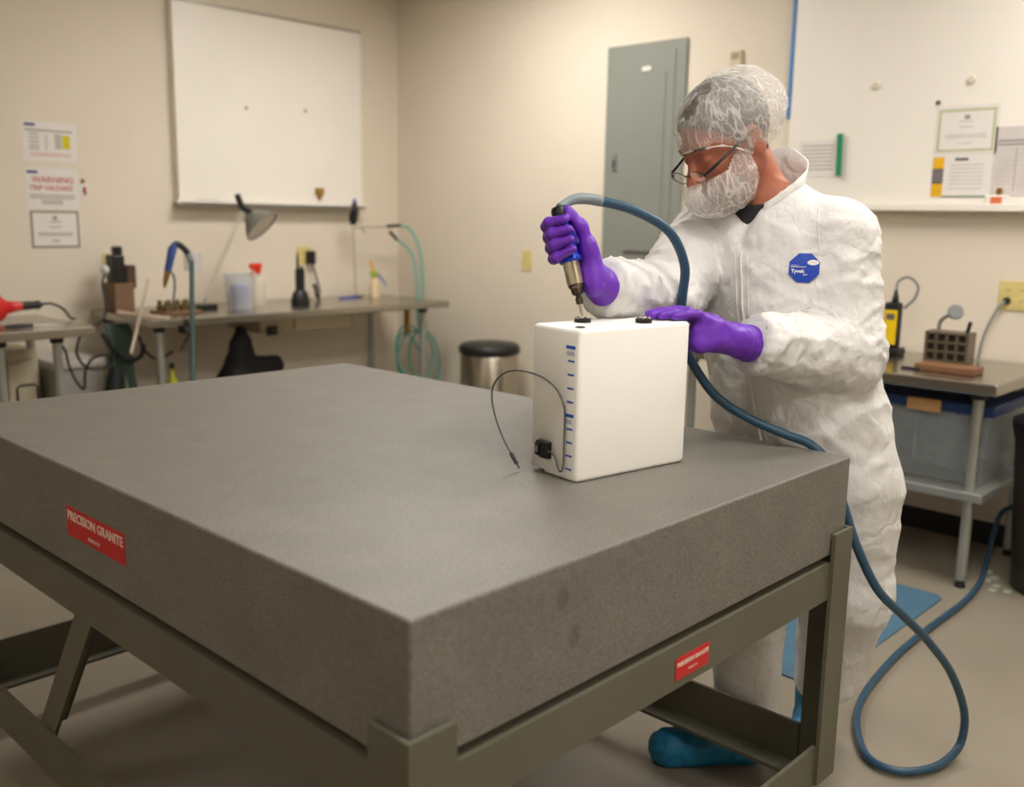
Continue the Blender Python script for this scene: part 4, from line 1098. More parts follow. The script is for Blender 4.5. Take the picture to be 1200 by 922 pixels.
bench('steel_bench', 'short stainless steel bench holding the red tool at the left edge', .95, 1.92, 4.50, 5.20, LBZ, [(1.53, 4.60), (1.78, 4.60), (1.05, 4.60), (1.85, 5.12), (1.05, 5.12)], th=.045)

# ------------------------------------------------------------------ on and under the right bench
M_yelp = mat('yellow_plastic', (232, 196, 20), .4)
t = thing('handheld_tester', 'yellow and black handheld tester with looped lead on the right bench', 'tester', (4.24, 1.7100, RBZ))
g = G(); g.box(4.19, 4.28, 1.6600, 1.7700, RBZ, RBZ + .035, .006); obj('cradle', g, M_black, t)
g = G(); g.box(4.21, 4.255, 1.6750, 1.7450, RBZ + .03, RBZ + .235, .012, seg=3); b_ = obj('body', g, M_black, t, smooth=True, angle=40)
g = G(); g.box(4.2065, 4.212, 1.6820, 1.7380, RBZ + .05, RBZ + .20, .002); obj('face_plate', g, M_yelp, t, label='yellow front plate')
g = G(); g.box(4.2045, 4.2075, 1.6920, 1.7280, RBZ + .16, RBZ + .185); obj('maker_badge', g, M_inkd, t)
g = G(); g.lathe([(.016, 0), (.014, .02), (.007, .055), (0, .056)], 12, T(4.232, 1.7050, RBZ + .232)); obj('probe_boot', g, M_black, t, smooth=True)
g = G(); g.tube(curve([(4.232, 1.7050, RBZ + .28), (4.235, 1.7000, RBZ + .325), (4.24, 1.6600, RBZ + .345), (4.25, 1.6200, RBZ + .31), (4.25, 1.6300, RBZ + .255), (4.25, 1.6700, RBZ + .21)], 6), .006, 8); obj('lead', g, M_grey, t, smooth=True)
t = thing('tool_rack', 'square-holed metal tool rack on the right bench beside the wooden block', 'tool rack', (4.12, 1.42, RBZ), .05)
g = G(); g.box(-.05, .05, -.085, .085, .001, .012); obj('base', g, mat('brown_metal', (110, 98, 80), .4, .5), t, True)
MB_ = MATS['brown_metal']
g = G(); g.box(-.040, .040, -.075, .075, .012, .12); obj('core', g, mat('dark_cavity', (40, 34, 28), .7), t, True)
for k in range(5):
    y = -.080 + .040 * k; g = G(); g.box(-.05, .05, y - .006, y + .006, .012, .14, .001); obj('upright', g, MB_, t, True)
for k in range(4):
    z = .020 + .038 * k; g = G(); g.box(-.051, .051, -.084, .084, z - .005, z + .005, .001); obj('crossbar', g, MB_, t, True)
t = thing('inspection_mirror', 'round inspection mirror on bent stem standing in the tool rack', 'mirror', (4.12, 1.45, RBZ + .12))
g = G(); g.tube(curve([(4.12, 1.468, RBZ + .125), (4.12, 1.468, RBZ + .17), (4.115, 1.45, RBZ + .195), (4.10, 1.42, RBZ + .21)], 6), .0075, 10); obj('stem', g, M_grey, t, smooth=True)
g = G(); g.lathe([(0, -.012), (.026, -.010), (.031, 0), (.031, .008), (.027, .012), (0, .012)], 20, frame((4.09, 1.40, RBZ + .222), z=(-.8, -.5, .3))); obj('mirror_head', g, M_grey, t, smooth=True, angle=40)
g = G(); g.tube([(4.11, 1.355, RBZ + .125), (4.10, 1.34, RBZ + .185)], .008, 10); single('punch', g, M_dark, 'short dark punch leaning in the tool rack', 'punch', (4.11, 1.355, RBZ + .12))
t = thing('wooden_block', 'flat brown wooden block lying at the front of the right bench', 'block', (3.93, 1.36, RBZ), -.02)
M_wood = mat('brown_wood', (120, 84, 56), .55, var=.2, vscale=25, stretch=(6, 1, 6))
g = G(); g.box(-.055, .055, -.125, .105, .0005, .028, .004); obj('block', g, M_wood, t, True)
g = G(); g.box(-.06, -.052, .08, .155, .0005, .010, .002); obj('handle', g, M_dark, t, True)
# plug and lead from the outlet
t = thing('plugged_cable', 'black plug with grey lead running from the right outlet to the bench', 'cord', (4.40, 1.31, 1.08))
g = G(); g.lathe([(0, 0), (.015, 0), (.015, .02), (.008, .034), (0, .034)], 12, frame((XW - .0085, 1.3125, 1.078), z=(-1, 0, 0))); obj('plug', g, M_black, t, smooth=True, angle=40)
g = G(); g.tube(curve([(XW - .04, 1.3125, 1.078), (XW - .06, 1.33, 1.05), (XW - .07, 1.36, .97), (XW - .08, 1.375, .90), (XW - .09, 1.38, .828)], 8), .006, 8); obj('lead', g, M_grey, t, smooth=True)
# storage tote on the shelf
t = thing('storage_tote', 'clear plastic storage tote with blue lid on the right bench shelf', 'storage box', (4.05, 1.45, .39))
M_clear = mat('clear_tote', (170, 176, 178), .25, alpha=.45, var=.12, vscale=9)
tx0, tx1, ty0, ty1, tz = 3.86, 4.32, 1.15, 1.80, .392
g = G()
for a in (0, 1):
    e = .035 * (1 - a)
g.v = [(x + (.03 if x < 4 else -.03) * (1 - k), y + (.03 if y < 1.4 else -.03) * (1 - k), z) for k, z in ((0, tz), (1, tz + .29)) for x, y in ((tx0, ty0), (tx1, ty0), (tx1, ty1), (tx0, ty1))]
g.f = [(3, 2, 1, 0), (0, 1, 5, 4), (1, 2, 6, 5), (2, 3, 7, 6), (3, 0, 4, 7)]
tub = obj('tub', g, M_clear, t); sm = tub.modifiers.new('wall', 'SOLIDIFY'); sm.thickness = .004
g = G(); g.box(tx0 - .012, tx1 + .012, ty0 - .012, ty1 + .012, tz + .282, tz + .325, .008, seg=2); lid = obj('lid', g, mat('blue_lid', (34, 62, 112), .45), t)
g = G(); g.box(tx0 - .024, tx0 - .010, 1.335, 1.465, tz + .275, tz + .325, .004); obj('latch', g, mat('tan_latch', (206, 160, 106), .5), lid, label='tan latch')
for k in range(3):
    g = G(); g.box(tx0 - .003 + .008 * 0, tx0 + .012, 1.22 + .2 * k, 1.235 + .2 * k, tz + .05, tz + .27); obj('rib', g, M_clear, tub)
def bag(name, label, cat, c, r, m, seed, amp=.02, h=.012):
    def s_(P):
        d = ellip(P, c, r); return smax(d, (c[2] - r[2] * .75) - P[..., 2], .02)
    gq = sdf_mesh(s_, [c[i] - r[i] - .03 for i in range(3)], [c[i] + r[i] + .03 for i in range(3)], h)
    gq = displace(gq, lambda p, n: amp * (1 - abs(mnoise.noise(p * 9 + Vector((seed, 0, 0)))) * 2) * .6)
    return single(name, gq, m, label, cat, (c[0], c[1], c[2] - r[2] * .75), smooth=True)
bag('plastic_bag', 'grey crumpled plastic bag inside the blue-lidded tote', 'bag', (4.06, 1.42, .53), (.12, .19, .14), mat('grey_bag', (120, 122, 124), .35), 3, .016)
# dark floor bin at the right edge, mat, floor tiles
t = thing('waste_bin', 'dark brown tapered waste bin at the right edge of the frame', 'bin', (4.05, .895, 0))
g = G(); g.lathe([(0, 0), (.17, 0), (.175, .01), (.215, .60), (.222, .60), (.222, .63), (.205, .63), (.17, .03), (0, .03)], 32, T(4.05, .895, 0.001)); obj('body', g, mat('dark_brown_plastic', (44, 36, 32), .45), t, smooth=True, angle=40)
g = G(); g.lathe([(.19, .0), (.228, .0), (.228, .03), (.19, .05), (.19, .046)], 32, T(4.05, .895, .632)); obj('rim', g, M_black, t, smooth=True, angle=40)
t = thing('floor_mat', 'blue rectangular floor mat behind the person', 'mat', (3.15, 1.45, 0), -.0)
g = G(); q = [(3.64, 1.205), (3.655, 1.22), (3.645, 1.345), (3.62, 2.05), (2.62, 2.05), (2.60, 2.03), (2.66, 1.26), (2.685, 1.232), (2.98, 1.172)]
q = [(3.63, 1.19), (3.66, 1.215), (3.66, 1.98), (3.63, 2.01), (2.66, 2.01), (2.63, 1.98), (2.63, 1.215), (2.66, 1.19)]
g.prism(q, .0005, .006); obj('pad', g, mat('blue_mat', (72, 106, 128), .6, var=.08, bump=.2, bscale=150), t)
M_tile = mat('pale_green_tile', (176, 186, 160), .5)
for k, (x, y) in enumerate(((4.075, 1.165), (4.02, 1.125), (3.97, 1.135), (3.93, 1.09), (3.90, 1.04), (3.87, 1.085))):
    g = G(); g.box(x - .018, x + .018, y - .012, y + .012, .0006, .003, M=None); single('floor_sticker', g, M_tile, 'pale green square sticker on the floor before the waste bin', 'sticker', (x, y, 0), group='pale green stickers on the floor')

# steel pedal bin by the corner
t = thing('pedal_bin', 'brushed steel pedal bin with black lid near the back corner', 'bin', (4.18, 4.155, 0))
g = G(); g.lathe([(0, .02), (.178, .02), (.178, .56), (.170, .575), (0, .575)], 40, T(4.18, 4.155, 0)); obj('body', g, mat('brushed_bin_steel', (176, 168, 152), .26, .95, var=.05), t, smooth=True, angle=40)
g = G(); g.lathe([(0, .0), (.182, 0), (.182, .022), (0, .022)], 40, T(4.18, 4.155, 0.001)); obj('base_ring', g, M_black, t, smooth=True, angle=40)
g = G(); g.lathe([(0, .575), (.186, .575), (.190, .585), (.188, .615), (.172, .632), (.10, .642), (0, .645)], 40, T(4.18, 4.155, 0)); obj('lid', g, M_black, t, smooth=True, angle=40)
g = G(); g.box(4.0, 4.06, 3.90, 3.96, .02, .035, .004); obj('pedal', g, M_black, t)
# ------------------------------------------------------------------ on the long bench
Z0 = LBZ
M_lampg = mat('lamp_grey', (124, 122, 116), .4, .3)
t = thing('desk_lamp', 'grey swing-arm desk lamp with round shade on the long bench', 'lamp', (2.73, 4.97, Z0))
g = G(); g.box(2.70, 2.80, 4.93, 5.01, Z0, Z0 + .028, .005); obj('clamp_base', g, M_black, t)
g = G(); g.tube([(2.735, 4.97, Z0 + .02), (2.745, 4.97, Z0 + .06)], .009, 10); g.tube([(2.745, 4.965, Z0 + .05), (2.985, 4.945, 1.40)], .0055, 8); g.tube([(2.745, 4.985, Z0 + .06), (2.985, 4.965, 1.41)], .004, 8); obj('arm', g, M_alu, t, smooth=True, angle=40)
g = G(); g.tube([(2.955, 4.955, 1.495), (2.985, 4.955, 1.42)], .017, 12); g.tube([(2.985, 4.955, 1.42), (3.045, 4.955, 1.395)], .016, 12); obj('knuckle', g, M_dark, t, smooth=True, angle=40)
LM = frame((3.075, 4.93, 1.335), z=(-.35, .55, .62))
g = G(); g.lathe([(.020, .085), (.035, .075), (.085, .02), (.108, -.02), (.110, -.028), (.104, -.026), (.082, .012), (.032, .066), (.018, .076)], 28, LM); sh = obj('shade', g, M_lampg, t, smooth=True, angle=50)
g = G(); g.lathe([(.0, .088), (.022, .086), (.022, .06), (0, .06)], 16, LM); obj('cap', g, M_dark, sh)
g = G(); g.lathe([(0, -.024), (.100, -.022), (.100, -.018), (0, -.018)], 28, LM); obj('diffuser_glass', g, mat('frosted_glass', (214, 206, 192), .5), sh, smooth=True, angle=40)
t = thing('clear_tub', 'clear plastic tub with blue contents beside the desk lamp', 'tub', (2.90, 4.87, Z0))
g = G(); g.lathe([(0, .0), (.070, 0), (.084, .19), (.090, .192), (.090, .198), (.081, .196), (.067, .006), (0, .006)], 28, T(2.90, 4.87, Z0 + .0005)); obj('wall', g, mat('clear_plastic', (206, 206, 210), .15, alpha=.35, var=.05), t, smooth=True, angle=40)
g = G(); g.lathe([(0, .008), (.048, .008), (.054, .12), (.045, .135), (0, .14)], 20, T(2.905, 4.87, Z0)); g = displace(g, lambda p, n: .006 * mnoise.noise(p * 25)); obj('contents', g, mat('blue_cloth', (110, 130, 190), .7), t, smooth=True)
def bottle(label, x, y, z, r, h, m, capm, extra=None):
    t = thing('spray_bottle', label, 'bottle', (x, y, z))
    g = G(); g.lathe([(0, 0), (r, 0), (r * 1.02, .01), (r, h * .62), (r * .7, h * .78), (r * .32, h * .86), (r * .32, h), (0, h)], 20, T(x, y, z + .0005)); obj('body', g, m, t, smooth=True, angle=50)
    return t
M_bot = mat('clear_bottle', (222, 214, 200), .2, alpha=.4, var=.03)
t = bottle('clear spray bottle with red trigger head beside the clear tub', 3.115, 5.02, Z0, .042, .19, M_bot, None)
g = G(); g.lathe([(.017, 0), (.017, .025), (.01, .03), (0, .03)], 14, T(3.115, 5.02, Z0 + .185)); g.box(3.06, 3.14, 5.008, 5.032, Z0 + .212, Z0 + .245, .006); g.tube([(3.085, 5.02, Z0 + .215), (3.075, 5.02, Z0 + .185), (3.085, 5.02, Z0 + .165)], .007, 8); obj('trigger_head', g, mat('red_plastic', (214, 52, 34), .4), t, label='red trigger head')
t = thing('radio', 'black two-way radio standing in its charger on the long bench', 'radio', (3.31, 4.88, Z0))
g = G(); g.lathe([(0, 0), (.058, 0), (.062, .02), (.048, .07), (.036, .085), (0, .085)], 20, T(3.31, 4.88, Z0 + .0005), ay=.8); obj('charger', g, M_black, t, smooth=True, angle=40)
g = G(); g.box(3.285, 3.335, 4.862, 4.898, Z0 + .06, Z0 + .215, .008, seg=2); obj('handset', g, M_black, t)
g = G(); g.lathe([(.008, 0), (.007, .07), (.003, .10), (0, .10)], 10, T(3.296, 4.88, Z0 + .213)); obj('antenna', g, M_dark, t, smooth=True)
g = G(); g.lathe([(.008, 0), (.008, .014), (0, .014)], 10, T(3.322, 4.88, Z0 + .214)); obj('knob', g, M_dark, t)
t = thing('power_adapter', 'black plug adapter with cord hanging from the outlet behind the radio', 'adapter', (3.69, YW, 1.10))
g = G(); g.box(3.665, 3.715, YW - .06, YW - .0095, 1.075, 1.16, .006); obj('adapter_block', g, M_black, t)
g = G(); g.tube(curve([(3.69, YW - .05, 1.08), (3.695, YW - .07, 1.02), (3.70, YW - .09, .96), (3.68, YW - .14, .90), (3.62, 5.14, Z0 + .012)], 8), .006, 8); obj('cord', g, M_dark, t, smooth=True)
g = G(); g.tube(curve([(3.55, 5.08, Z0 + .10), (3.57, 5.09, Z0 + .07), (3.59, 5.11, Z0 + .03), (3.57, 5.06, Z0 + .013)], 6), [.012, .015, .014, .012] + [.012] * 15, 10); single('cable_handle', g, M_dark, 'black corded handle lying behind the two-way radio', 'handle', (3.57, 5.08, Z0))
g = G(); g.tube([(3.74, 5.08, Z0 + .0065), (3.90, 5.10, Z0 + .0065)], .006, 8); g.tube([(3.90, 5.10, Z0 + .0065), (3.915, 5.102, Z0 + .0065)], [.006, .002], 8); single('blue_pen', g, mat('blue_plastic', (70, 90, 190), .4), 'blue pen lying on the long bench near the oil bottle', 'pen', (3.82, 5.09, Z0))
t = bottle('small oil bottle with green and orange cap at the bench end', 4.04, 5.10, Z0, .032, .15, mat('tan_bottle', (220, 196, 160), .3), None)
t['category'] = 'bottle'
g = G(); g.lathe([(.026, 0), (.026, .03), (.014, .04), (0, .04)], 14, T(4.04, 5.10, Z0 + .135)); cp = obj('cap', g, mat('green_cap', (150, 176, 60), .4), t, smooth=True, angle=40)
g = G(); g.tube([(4.03, 5.10, Z0 + .17), (4.01, 5.10, Z0 + .245)], [.010, .006], 10); obj('spout', g, mat('orange_cap', (226, 160, 60), .4), cp)
g = G(); g.tube([(4.06, 5.09, Z0 + .155), (4.12, 5.07, Z0 + .075)], [.008, .004], 8); obj('blue_tip', g, mat('blue_plastic', (70, 90, 190), .4), cp)
# air-gun stand with teal hoses
M_teal = mat('teal_hose', (86, 172, 164), .35, var=.05)
t = thing('air_gun_stand', 'thin pole stand with black air gun at the right end of the long bench', 'stand', (3.90, 5.14, Z0))
g = G(); g.lathe([(0, 0), (.045, 0), (.045, .008), (.012, .014), (.0, .014)], 18, T(3.92, 5.14, Z0 + .0005)); obj('base', g, M_black, t)
g = G(); g.tube([(3.92, 5.14, Z0 + .01), (3.90, 5.14, 1.32)], .0035, 8); g.tube([(3.90, 5.14, 1.312), (4.17, 5.10, 1.322)], .006, 8); g.tube([(3.96, 5.13, 1.315), (3.985, 5.12, 1.275)], .006, 8); obj('rod', g, M_alu, t)
g = G(); g.tube([(3.895, 5.13, 1.33), (3.895, 5.13, 1.37), (3.905, 5.125, 1.43), (3.905, 5.125, 1.475)], [.018, .030, .026, .014], 12); gn_ = obj('air_gun', g, M_black, t, smooth=True, angle=60)
g = G(); g.tube([(3.905, 5.125, 1.475), (3.905, 5.125, 1.495)], .012, 10); obj('inlet', g, mat('blue_plastic', (70, 90, 190), .4), gn_)
for nm, pts in (('coupling', [(4.15, 5.10, 1.322), (4.25, 5.085, 1.33)]), ('coupling', [(4.14, 5.06, 1.29), (4.19, 5.04, 1.235)])):
    g = G(); g.tube(pts, .011, 10); obj(nm, g, M_gun, t)
th_ = thing('teal_hose', 'pair of teal air hoses coiled below the right end of the bench', 'hose', (4.30, 4.75, .3))
g = G(); g.tube(curve([(4.25, 5.085, 1.33), (4.31, 5.06, 1.31), (4.345, 5.03, 1.24), (4.355, 4.99, 1.13), (4.35, 4.97, .98), (4.345, 4.96, .86), (4.335, 4.95, .76), (4.32, 4.90, .66)], 8), .0075, 8); obj('hose', g, M_teal, th_, smooth=True)
g = G(); g.tube(curve([(4.19, 5.04, 1.235), (4.25, 5.02, 1.19), (4.285, 4.99, 1.12), (4.295, 4.975, 1.0), (4.295, 4.965, .86), (4.285, 4.95, .74), (4.25, 4.88, .64)], 8), .0075, 8); obj('hose', g, M_teal, th_, smooth=True)
for k, (cx, cz, rx, rz, tilt, dy) in enumerate(((4.10, .52, .12, .18, .35, 0), (4.15, .47, .165, .19, .7, .012), (4.24, .45, .13, .20, .25, .024), (4.13, .44, .10, .22, .55, .036))):
    pts = []
    for a in np.linspace(0, 2 * PI, 29)[:-1]:
        u, v = rx * math.cos(a), rz * math.sin(a)
        pts.append((cx + u * math.cos(tilt) - v * math.sin(tilt) * .6, 4.80 + dy + .02 * math.sin(a), cz + u * math.sin(tilt) + v * math.cos(tilt)))
    g = G(); g.tube(pts, .0075, 8, closed=True); obj('coil', g, M_teal, th_, smooth=True)
g = G(); g.box(4.075, 4.10, 4.80, 4.84, .64, LBZ - .041, .003); obj('hanger', g, M_brass, th_)
# left end of the long bench: iron holder pole, nut tray, adapters
t = thing('iron_holder', 'pole with clear box and gooseneck holding a blue soldering gun', 'stand', (2.46, 4.55, 0))
M_pole = mat('teal_grey_metal', (96, 122, 124), .35, .5)
g = G(); g.tube([(2.41, 4.545, .30), (2.445, 4.55, 1.15)], .0125, 10); obj('pole', g, M_pole, t, smooth=True, angle=40)
g = G(); g.box(2.39, 2.45, 4.545, 4.62, LBZ - .075, LBZ - .041, .003); obj('clamp', g, M_dark, t)
g = G(); g.box(2.425, 2.505, 4.55, 4.60, 1.10, 1.19, .008, seg=2); obj('clear_box', g, mat('clear_plastic', (206, 206, 210), .15, alpha=.35, var=.05), t)
g = G(); g.tube(curve([(2.455, 4.57, 1.14), (2.435, 4.57, 1.19), (2.40, 4.57, 1.225), (2.37, 4.57, 1.235)], 6), .016, 10); obj('gooseneck', g, M_dark, t, smooth=True)
g = G(); g.tube([(2.375, 4.57, 1.24), (2.355, 4.57, 1.21), (2.325, 4.57, 1.10)], [.012, .021, .017], 12); gu = obj('soldering_gun', g, mat('dark_blue_plastic', (40, 66, 130), .4), t, smooth=True, angle=60, label='blue soldering gun')
g = G(); g.tube([(2.325, 4.57, 1.10), (2.31, 4.57, 1.05), (2.305, 4.57, 1.02)], [.017, .012, .005], 10); obj('nozzle', g, M_brass, gu, smooth=True, angle=60)
g = G(); g.tube(curve([(2.33, 4.585, 1.08), (2.365, 4.60, 1.09), (2.385, 4.62, 1.03), (2.39, 4.66, .93), (2.385, 4.70, Z0 + .012)], 8), .006, 8); obj('cord', g, M_grey, gu, smooth=True)
t = thing('nut_tray', 'wooden tray of brass fittings at the left end of the long bench', 'tray', (2.50, 4.86, Z0))
g = G(); g.box(2.40, 2.62, 4.78, 4.94, Z0 + .0005, Z0 + .016, .003); obj('board', g, M_wood, t)
for a in range(4):
    for b in range(2):
        x = 2.435 + .05 * a; y = 4.82 + .07 * b; g = G(); hx = [(.019 * math.cos(k * PI / 3), .019 * math.sin(k * PI / 3)) for k in range(6)]
        g.prism(hx, 0, .026, T(x, y, Z0 + .016, a * .3)); g.lathe([(0, .026), (.012, .026), (.012, .05), (.008, .054), (0, .054)], 12, T(x, y, Z0 + .016)); obj('brass_fitting', g, mat('dull_brass', (120, 104, 66), .4, .7), t)
t = thing('adapter_stack', 'black adapters stacked on a brown box at the far end by the outlet', 'adapter', (2.36, 5.17, Z0))
g = G(); g.box(2.29, 2.40, 5.10, 5.24, Z0 + .0005, Z0 + .15, .004); obj('brown_box', g, mat('brown_card', (120, 92, 68), .7, var=.12), t)
g = G(); g.box(2.30, 2.365, 5.12, 5.22, Z0 + .15, Z0 + .30, .008, seg=2); g.box(2.325, 2.365, 5.14, 5.20, Z0 + .30, Z0 + .345, .006); obj('adapter_block', g, M_black, t)
g = G(); g.box(2.37, 2.425, 5.12, 5.20, Z0 + .12, Z0 + .245, .006); obj('adapter_block', g, mat('dark_brown_plastic2', (82, 60, 46), .5), t)
g = G(); g.ball((2.27, 5.16, Z0 + .22), (.022, .03, .028), 12); obj('grey_plug', g, mat('pale_plastic', (206, 204, 200), .5), t, smooth=True)
g = G(); g.tube(curve([(2.265, 5.15, Z0 + .20), (2.235, 5.12, Z0 + .15), (2.225, 5.08, Z0 + .08), (2.20, 5.03, Z0 - .01), (2.10, 4.95, Z0 - .05), (1.98, 4.80, Z0 - .03)], 8), .0065, 8); obj('cord', g, M_dark, t, smooth=True)
t = thing('plastic_bracket', 'crossed beige plastic strips propped against the long bench end', 'bracket', (2.25, 4.72, .7))
M_bei = mat('beige_plastic', (196, 178, 158), .5)
for a, b in (((2.335, 4.80, Z0 + .19), (2.13, 4.60, .70)), ((2.20, 4.88, Z0 + .022), (2.315, 4.56, Z0 + .008))):
    a = Vector(a); b = Vector(b); g = G(); g.box(-.011, .011, -.004, .004, 0, (b - a).length, .001, M=frame(a, z=b - a)); obj('strip', g, M_bei, t)
# cords and hoses hanging off the left end
t = thing('cord_bundle', 'tangle of green and black cords hanging at the left bench end', 'cord', (2.2, 4.85, .35))
M_gcord = mat('green_cord', (72, 96, 84), .5)
for k in range(6):
    x = 2.20 + .022 * k
    g = G(); g.tube(curve([(x, 5.02, Z0 - .06), (x + .005, 4.98, .72), (x - .01 + .006 * math.sin(k), 4.95, .60), (x + .01 * math.cos(k * 2), 4.94, .48), (x + .012 * (k - 2.5), 4.93, .32)], 6), .011, 8); obj('cord', g, M_gcord, t, smooth=True)
g = G(); g.tube(curve([(2.17, 5.0, Z0 - .1), (2.19, 4.93, .68), (2.25, 4.90, .62), (2.32, 4.90, .64), (2.345, 4.91, .70)], 8), .013, 8); obj('tie', g, M_dark, t, smooth=True)
g = G(); g.tube(curve([(2.34, 4.95, .74), (2.38, 4.98, .66), (2.46, 5.0, .60), (2.56, 5.02, .63)], 8), .007, 8); obj('loose_cord', g, M_dark, t, smooth=True)
g = G(); g.tube(curve([(2.49, 4.62, Z0 - .045), (2.47, 4.66, .76), (2.44, 4.70, .68)], 6), .006, 8); obj('loose_cord', g, M_dark, t, smooth=True)
g = G(); g.lathe([(0, 0), (.05, 0), (.055, .05), (.045, .2), (.03, .26), (0, .26)], 18, frame((2.135, 4.86, .34), z=(.12, 0, 1))); single('black_canister', g, mat('dark_green_black', (26, 38, 38), .5), 'black canister hanging beside the cord bundle below the bench', 'canister', (2.135, 4.86, .34), smooth=True, angle=60)
# under the long bench
t = thing('drawer_box', 'pale metal drawer box hung under the long bench', 'drawer', (3.40, 5.0, .74))
g = G(); g.box(3.02, 3.68, 4.86, 5.22, .71, LBZ - .041, .004); obj('case', g, mat('beige_metal', (186, 172, 146), .5), t)
g = G(); g.box(3.25, 3.66, 4.848, 4.862, .715, LBZ - .05, .002); fr = obj('front', g, mat('light_beige_metal', (206, 192, 164), .5), t)
g = G(); g.box(3.06, 3.12, 4.83, 4.862, .70, .75, .004); obj('catch', g, M_black, t)
def blk(P):
    d = chain(P, [(2.80, 4.80, .45), (2.85, 4.82, .66), (2.87, 4.82, .74)], [.085, .045, .028], .03)
    d = smin(d, chain(P, [(2.87, 4.82, .74), (2.90, 4.82, .69), (2.93, 4.82, .56)], [.026, .026, .035], .02), .02)
    d = smin(d, chain(P, [(2.90, 4.82, .545), (3.09, 4.82, .535)], [.050, .048]), .03)
    d = smin(d, chain(P, [(2.80, 4.80, .45), (3.05, 4.82, .40)], [.09, .10]), .05)
    return smax(d, .319 - P[..., 2], .01)
gk = sdf_mesh(blk, (2.66, 4.66, .26), (3.22, 4.98, .80), .009); gk = displace(gk, lambda p, n: .006 * mnoise.noise(p * 18))
t = single('black_bag', gk, mat('black_fabric', (20, 19, 18), .8), 'black fabric bag with upright strap on the stool beneath the long bench', 'bag', (2.92, 4.82, .31), smooth=True)
t = thing('stool', 'low grey stool under the long bench carrying the black bag', 'stool', (2.92, 4.85, 0))
g = G(); g.box(2.72, 3.14, 4.70, 5.0, .28, .31, .006); obj('seat', g, M_grey, t)
for x in (2.75, 3.11):
    for y in (4.73, 4.97):
        g = G(); g.tube([(x, y, 0.0), (x, y, .28)], .014, 8); obj('leg', g, M_leg, t)
g = G(); g.lathe([(0, 0), (.012, 0), (.012, .05), (.0, .05)], 10, T(2.36, 4.70, .50)); 
t = thing('yellow_bottle', 'slim yellow bottle behind the front leg of the long bench', 'bottle', (2.43, 4.78, .30))
g = G(); g.lathe([(0, 0), (.028, 0), (.028, .17), (.012, .20), (.012, .235), (0, .235)], 14, T(2.43, 4.78, .342)); obj('body', g, mat('lime_plastic', (196, 200, 60), .4), t, smooth=True, angle=50)
g = G(); g.lathe([(.014, 0), (.014, .03), (0, .03)], 12, T(2.43, 4.78, .575)); obj('cap', g, M_black, t)
g = G(); g.box(2.36, 2.70, 4.74, 5.15, .0005, .342, .006); single('carton', g, mat('tan_carton', (166, 140, 104), .75), 'tan cardboard carton on the floor under the long bench', 'box', (2.5, 4.95, 0))
# ------------------------------------------------------------------ short bench at the left edge
M_redp = mat('red_enamel', (196, 24, 22), .25)
t = thing('heat_tool', 'glossy red tool with black nozzle and cord on the short bench', 'tool', (1.640, 4.86, Z0))
g = G(); g.lathe([(0, -.10), (.045, -.09), (.068, -.05), (.072, 0), (.060, .045), (.034, .07), (.026, .10), (.022, .14), (0, .14)], 24, frame((1.590, 4.86, Z0 + .073), z=(1, .05, .03))); obj('housing', g, M_redp, t, smooth=True, angle=60, label='glossy red housing')
g = G(); g.lathe([(0, 0), (.018, 0), (.021, .02), (.019, .07), (.023, .085), (.012, .10), (0, .10)], 16, frame((1.725, 4.867, Z0 + .077), z=(1, .05, .03))); obj('nozzle', g, M_black, t, smooth=True, angle=60)
g = G(); g.tube(curve([(1.820, 4.872, Z0 + .08), (1.870, 4.87, Z0 + .082), (1.920, 4.86, Z0 + .055), (1.945, 4.84, Z0 + .012), (1.950, 4.80, Z0 + .008)], 8), .006, 8); obj('cord', g, M_dark, t, smooth=True)
t = thing('screwdriver', 'black screwdriver lying at the front of the short bench', 'screwdriver', (1.60, 4.60, Z0))
g = G(); g.tube([(1.56, 4.60, Z0 + .012), (1.60, 4.60, Z0 + .0125), (1.68, 4.605, Z0 + .012)], [.009, .0115, .009], 10); obj('handle', g, M_black, t, smooth=True, angle=60)
g = G(); g.tube([(1.68, 4.605, Z0 + .012), (1.79, 4.61, Z0 + .008)], .0035, 8); obj('shaft', g, M_alu, t)
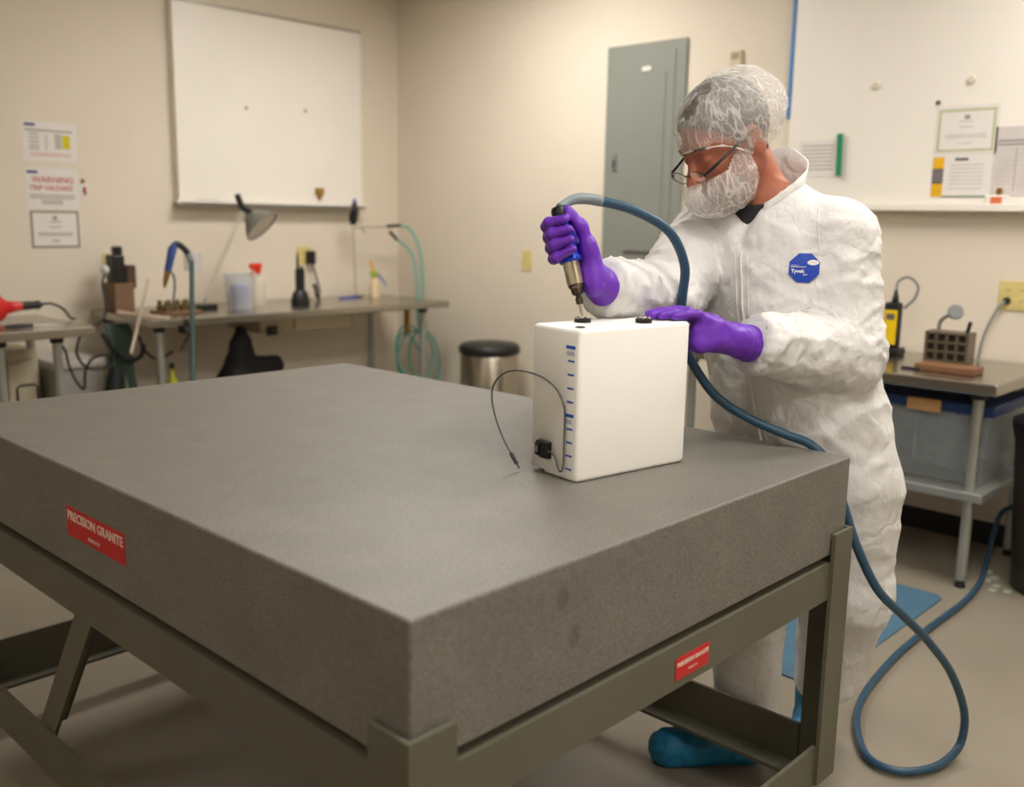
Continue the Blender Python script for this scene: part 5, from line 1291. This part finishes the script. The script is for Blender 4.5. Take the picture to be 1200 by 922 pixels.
t = thing('storage_bin', 'pale grey lidded storage bin under the left benches', 'bin', (2.0, 5.06, 0))
g = G(); g.box(1.90, 2.14, 4.96, 5.26, .0005, .60, .012, seg=2); obj('body', g, mat('pale_grey_plastic', (160, 156, 150), .5), t)
g = G(); g.box(1.885, 2.155, 4.945, 5.275, .60, .64, .008, seg=2); obj('lid', g, mat('grey_lid', (186, 182, 176), .5), t)
t = thing('locker', 'cream metal locker cabinet standing behind the short bench legs', 'cabinet', (1.60, 5.2, 0))
g = G(); g.box(1.40, 1.86, 5.06, 5.33, .0005, .70, .004); obj('case', g, mat('cream_metal', (196, 186, 160), .5), t)
for k in range(3):
    x = 1.42 + .145 * k; g = G(); g.box(x, x + .13, 5.048, 5.062, .04, .67, .003); d_ = obj('door', g, MATS['cream_metal'] if k != 1 else M_grey, t)
    g = G(); g.box(x + .105, x + .115, 5.04, 5.05, .33, .40); obj('handle', g, M_black, d_)
t = thing('wire_frame', 'black bent wire frame standing behind the short bench leg', 'frame', (1.72, 4.80, .3))
g = G(); g.tube([(1.66, 4.80, .0), (1.66, 4.80, .555), (1.675, 4.80, .567), (1.74, 4.80, .567), (1.755, 4.80, .555), (1.755, 4.80, 0)], .006, 8); obj('wire', g, M_black, t)
t = thing('looped_cord', 'black cord hanging in loops off the right end of the short bench', 'cord', (1.9, 4.68, .6))
g = G(); g.tube(curve([(1.80, 4.74, Z0 - .055), (1.85, 4.70, .74), (1.86, 4.68, .66), (1.89, 4.68, .58), (1.925, 4.68, .54), (1.935, 4.68, .62), (1.97, 4.68, .68), (2.04, 4.68, .70), (2.07, 4.68, .67), (2.04, 4.68, .635), (1.98, 4.68, .63), (1.93, 4.68, .655), (1.90, 4.68, .72), (1.93, 4.70, .80)], 8), .0065, 8); obj('cord', g, M_black, t, smooth=True)
g = G(); g.tube(curve([(1.45, 4.98, .68), (1.55, 4.97, .655), (1.66, 4.97, .645), (1.80, 4.97, .67)], 6), .004, 6); obj('thin_cord', g, M_grey, t, smooth=True)
